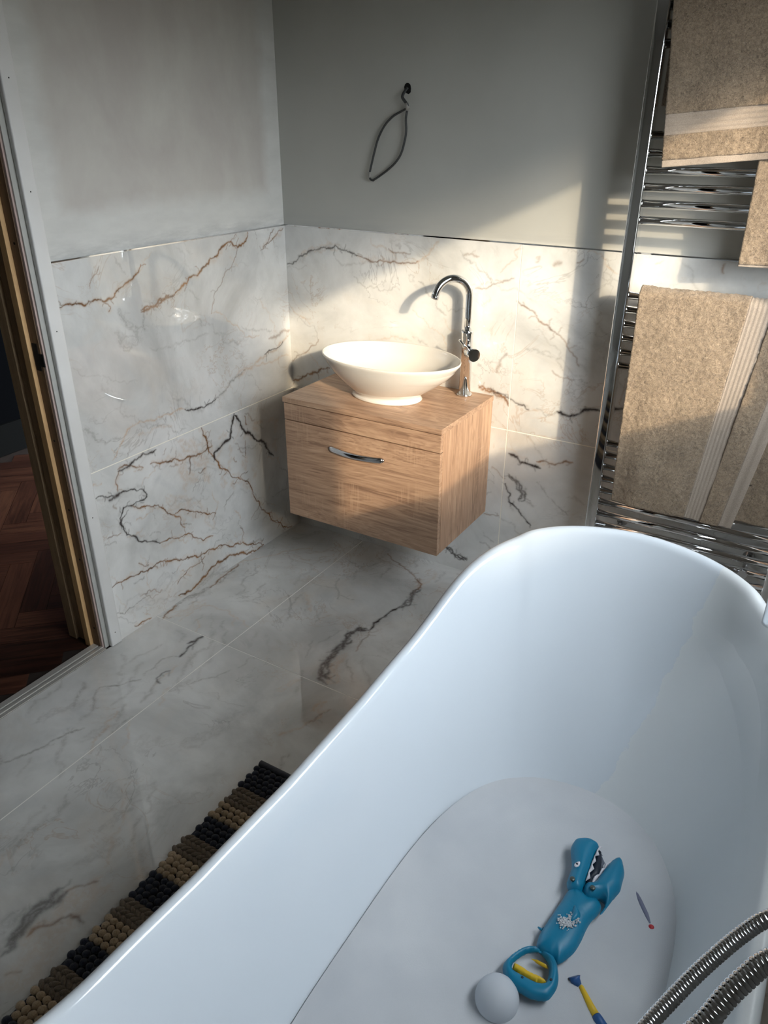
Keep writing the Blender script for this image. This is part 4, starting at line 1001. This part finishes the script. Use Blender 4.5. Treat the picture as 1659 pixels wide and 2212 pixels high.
# sunken rod with red tip
RO = [Vector((a, b, .2003)) for a, b in SHARK['rod']]
RO = [p-Vector((0, 0, .0016)) for p in RO]
ROT = empty('rod_toy', RO[0]); tag(ROT, 'dark slim rod toy with a red tip, sunk in foam right of the shark jaws', 'toy')
bm = bmesh.new(); tube(bm, [RO[0]+Vector((0,0,-.002)), RO[1]+Vector((0,0,-.002)), RO[2], RO[3].lerp(RO[2], .25)], [.0050, .0055, .0052, .0045], 16); o = bm_obj('rod', bm, 'toy_slate'); o.parent = ROT; o.matrix_parent_inverse = Matrix.Translation(-ROT.location)
bm = bmesh.new(); bmesh.ops.create_uvsphere(bm, u_segments=20, v_segments=14, radius=.0068, matrix=Matrix.Translation(RO[3])); o = bm_obj('tip', bm, 'toy_red', None, True); o.parent = ROT; o.matrix_parent_inverse = Matrix.Translation(-ROT.location)

# ---------------------------------------------------------------- shower hose + bath tap
def hose(bm, pts, r, pitch, n=20):
    pts = smooth_path(pts, 24); cum = [0]
    for a, b in zip(pts, pts[1:]): cum.append(cum[-1]+(b-a).length)
    tot = cum[-1]; m = int(tot/pitch*8); out = []; rad = []; j = 0
    for k in range(m+1):
        t = tot*k/m
        while j < len(cum)-2 and cum[j+1] < t: j += 1
        out.append(pts[j].lerp(pts[j+1], (t-cum[j])/(cum[j+1]-cum[j])))
        ph = k % 8; rad.append(r if ph in (1, 2, 3, 4, 5) else (r*.965 if ph in (0, 6) else r*.89))
    tube(bm, out, rad, n)
HP = [(1.96, -1.62, .80), (1.905, -1.695, .862), (1.879, -1.723, .869), (1.861, -1.740, .852), (1.838, -1.771, .827), (1.820, -1.801, .806), (1.800, -1.845, .790), (1.775, -1.93, .79), (1.770, -2.00, .835), (1.790, -2.00, .905), (1.822, -1.955, .962), (1.840, -1.930, .983), (1.849, -1.913, .996), (1.859, -1.898, 1.008), (1.868, -1.888, 1.017), (1.90, -1.865, 1.04), (1.97, -1.83, 1.06)]
bm = bmesh.new(); hose(bm, HP, .0076, .0036)
o = bm_obj('shower_hose', bm, 'chrome_dark', None, False); tag(o, 'ribbed chrome shower hose looping over the right rim of the bathtub', 'hose')
BM_ = empty('bath_tap', (2.06, -1.02, 0)); tag(BM_, 'chrome freestanding bath tap, only its spout end showing past the rim', 'tap')
def bt(o): o.parent = BM_; o.matrix_parent_inverse = Matrix.Translation(-BM_.location); return o
bm = bmesh.new(); tube(bm, [(2.06, -1.02, 0), (2.06, -1.02, .012)], .05, 32); tube(bm, [(2.06, -1.02, .012), (2.06, -1.02, .86)], .021, 32); bt(bm_obj('riser', bm, 'chrome'))
sx, sy = 1.826, -.955
bm = bmesh.new(); tube(bm, smooth_path([(2.06, -1.02, .85), (2.04, -1.015, .93), (1.96, -.985, .958), (1.86, -.962, .945), (sx+.004, sy-.002, .90), (sx, sy, .84), (sx-.002, sy, .715)], 10), .0185, 28); bt(bm_obj('spout', bm, 'chrome'))
# limescale hair strand on the tub edge left out of the geometry: too fine to count

# ---------------------------------------------------------------- bath mat
MT = empty('bath_mat', (.95, -1.6, 0)); tag(MT, 'striped woolly bath mat in navy, taupe and cream beside the bathtub', 'bath mat')
def mp(o): o.parent = MT; o.matrix_parent_inverse = Matrix.Translation(-MT.location); return o
mx0, mx1 = .750, 1.19
bm = bmesh.new(); box(bm, mx0+.004, mx1, -2.32, -1.178, .0008, .007, bev=.002); mp(bm_obj('backing', bm, 'navy'))
bm = bmesh.new(); tube(bm, [(mx0+.004, -1.184, .011), (mx1, -1.184, .011)], .009, 14); mp(bm_obj('edge_binding', bm, 'navy'))
edges = [-1.196, -1.274, -1.333, -1.386, -1.449, -1.506, -1.566, -1.641, -1.691, -1.754, -1.816, -1.872, -1.935, -2.0, -2.06, -2.12, -2.18, -2.24, -2.31]
sph = bmesh.new(); bmesh.ops.create_icosphere(sph, subdivisions=2, radius=1); SV = [v.co.copy() for v in sph.verts]; SF = [[v.index for v in f.verts] for f in sph.faces]; sph.free()
def blobs(items):
    V, F = [], []
    for (p, sc, rz, tilt) in items:
        m = Matrix.Translation(p) @ Matrix.Rotation(rz, 4, 'Z') @ Matrix.Rotation(tilt, 4, 'Y') @ Matrix.Diagonal((*sc, 1)); b = len(V)
        V.extend([m @ v for v in SV]); F.extend([[i+b for i in f] for f in SF])
    return V, F
for k, (ya, yb) in enumerate(zip(edges, edges[1:])):
    kind = ('navy', 'taupe', 'cream')[k % 3]; items = []
    wdt = ya-yb; w0 = mx0+random.uniform(-.002, .004)
    if kind != 'taupe':
        rows = max(int(wdt/.0155+.3), 2); dx = .0175
        for r in range(rows):
            y = ya-(r+.5)*wdt/rows; nx = int((mx1-w0)/dx)
            for i in range(nx):
                x = w0+.010+i*dx+(dx/2 if r % 2 else 0)
                if x > mx1-.008: continue
                items.append(((x+random.uniform(-.0015, .0015), y+random.uniform(-.001, .001), .0115+random.uniform(0, .0025)), (.0098*random.uniform(.9, 1.1), .0086*random.uniform(.92, 1.1), .0085), random.random()*.8, 0))
    else:
        nb = 2
        for b in range(nb):
            yc_ = ya-(b+.5)*wdt/nb; hwid = wdt/nb/2; dx = .0155; nx = int((mx1-w0)/dx)
            for i in range(nx):
                x = w0+.009+i*dx
                for sgn in (-1, 1):
                    items.append(((x+(dx/2 if sgn > 0 else 0), yc_+sgn*hwid*.5, .0115+(.001 if sgn > 0 else 0)), (.0148, .0072, .0075), sgn*.55, sgn*.12))
    V, F = blobs(items)
    o = mesh_obj('stripe', V, F, kind, None, True); mp(o); o['label'] = {'navy': 'navy felted pebble stripe', 'taupe': 'taupe braided stripe', 'cream': 'cream felted pebble stripe'}[kind]

# ---------------------------------------------------------------- wall cable
WC = empty('wall_cable', (.5, 0, 1.61)); tag(WC, 'loop of dark cable hanging from a rough hole in the back wall', 'cable')
def wc(o): o.parent = WC; o.matrix_parent_inverse = Matrix.Translation(-WC.location); return o
PB = .008    # face of the plaster
bm = bmesh.new(); hole = [(.487, 1.634), (.493, 1.638), (.500, 1.637), (.506, 1.632), (.508, 1.622), (.507, 1.612), (.500, 1.607), (.492, 1.610), (.486, 1.618), (.484, 1.627)]
vs = [bm.verts.new((x, PB-.0006, z)) for x, z in hole]; vb = [bm.verts.new((x, PB+.0004, z)) for x, z in hole]; bm.faces.new(vs); bm.faces.new(vb[::-1])
for i in range(len(vs)): bm.faces.new([vs[i], vb[i], vb[(i+1) % len(vs)], vs[(i+1) % len(vs)]])
wc(bm_obj('hole', bm, 'black'))
W1 = [(.497, .004, 1.624), (.492, -.006, 1.612), (.488, -.010, 1.600), (.495, -.010, 1.590), (.504, -.009, 1.580), (.506, -.007, 1.572)]
W2 = [(.506, -.006, 1.570), (.484, -.006, 1.561), (.451, -.004, 1.546), (.421, -.003, 1.521), (.397, -.003, 1.484), (.383, -.004, 1.443), (.371, -.005, 1.402), (.366, -.005, 1.382), (.369, -.006, 1.366), (.380, -.006, 1.362), (.383, -.006, 1.364), (.401, -.005, 1.374), (.436, -.004, 1.396), (.463, -.003, 1.418), (.483, -.003, 1.445), (.496, -.003, 1.485), (.500, -.004, 1.510), (.499, -.005, 1.540), (.503, -.006, 1.562)]
bm = bmesh.new(); tube(bm, smooth_path(W1, 8), .0055, 14, flat=.7); tube(bm, smooth_path(W2, 6), .0040, 12, flat=.8); wc(bm_obj('cable', bm, 'cable'))
bm = bmesh.new(); tube(bm, [(.502, -.0085, 1.583), (.507, -.007, 1.566)], .0064, 14); wc(bm_obj('tape_wrap', bm, 'tape'))
bm = bmesh.new(); tube(bm, [(.3655, -.005, 1.386), (.368, -.006, 1.370)], .0052, 12); wc(bm_obj('tape_wrap', bm, 'tape'))

# ---------------------------------------------------------------- light
sd = bpy.data.lights.new('sun', 'SUN'); sd.energy = SUN; sd.angle = math.radians(SANG); sd.color = (1, .80, .56)
so = bpy.data.objects.new('sun', sd); C.objects.link(so); so.rotation_euler = Vector((-.8, .6, -.37)).to_track_quat('-Z', 'Y').to_euler(); so.location = (4, -3, 3)
hd_ = bpy.data.lights.new('sun_haze', 'SUN'); hd_.energy = HAZE; hd_.angle = math.radians(HANG); hd_.color = (1, .84, .64)
ho = bpy.data.objects.new('sun_haze', hd_); C.objects.link(ho); ho.rotation_euler = so.rotation_euler; ho.location = (4, -3, 3.4)
wd = bpy.data.worlds.new('sky'); bpy.context.scene.world = wd; wd.use_nodes = True
wt = wd.node_tree; bg = wt.nodes['Background']; tc = wt.nodes.new('ShaderNodeTexCoord'); sx_ = wt.nodes.new('ShaderNodeSeparateXYZ'); cr = wt.nodes.new('ShaderNodeValToRGB')
mr = wt.nodes.new('ShaderNodeMath'); mr.operation = 'MULTIPLY_ADD'; mr.inputs[1].default_value = .5; mr.inputs[2].default_value = .5
wt.links.new(tc.outputs['Generated'], sx_.inputs[0]); wt.links.new(sx_.outputs[2], mr.inputs[0]); wt.links.new(mr.outputs[0], cr.inputs[0]); wt.links.new(cr.outputs[0], bg.inputs[0])
e = cr.color_ramp.elements; e[0].position = .49; e[0].color = GRD; e[1].position = .53; e[1].color = HOR; e3 = e.new(.85); e3.color = SKYC
bg.inputs[1].default_value = SKY
pd = bpy.data.lights.new('window_portal', 'AREA'); pd.shape = 'RECTANGLE'; pd.size = WY1-WY0; pd.size_y = WZ1-WZ0
po = bpy.data.objects.new('window_portal', pd); C.objects.link(po); po.location = (XR+.1, (WY0+WY1)/2, (WZ0+WZ1)/2); po.rotation_euler = Vector((-1, 0, 0)).to_track_quat('-Z', 'Z').to_euler()
pd.size = WZ1-WZ0 if False else pd.size
pd.cycles.is_portal = True

# ---------------------------------------------------------------- camera
cam = bpy.data.cameras.new('camera'); co = bpy.data.objects.new('camera', cam); C.objects.link(co)
cam.sensor_fit = 'HORIZONTAL'; cam.sensor_width = 36; cam.lens = 1649.2989/1659*36; cam.clip_start = .02
co.matrix_world = Matrix(CAMM)
S = bpy.context.scene; S.camera = co
S.view_settings.view_transform = 'Standard'; S.view_settings.look = 'None'; S.view_settings.gamma = 1; S.view_settings.exposure = EXPO; S.view_settings.use_curve_mapping = False
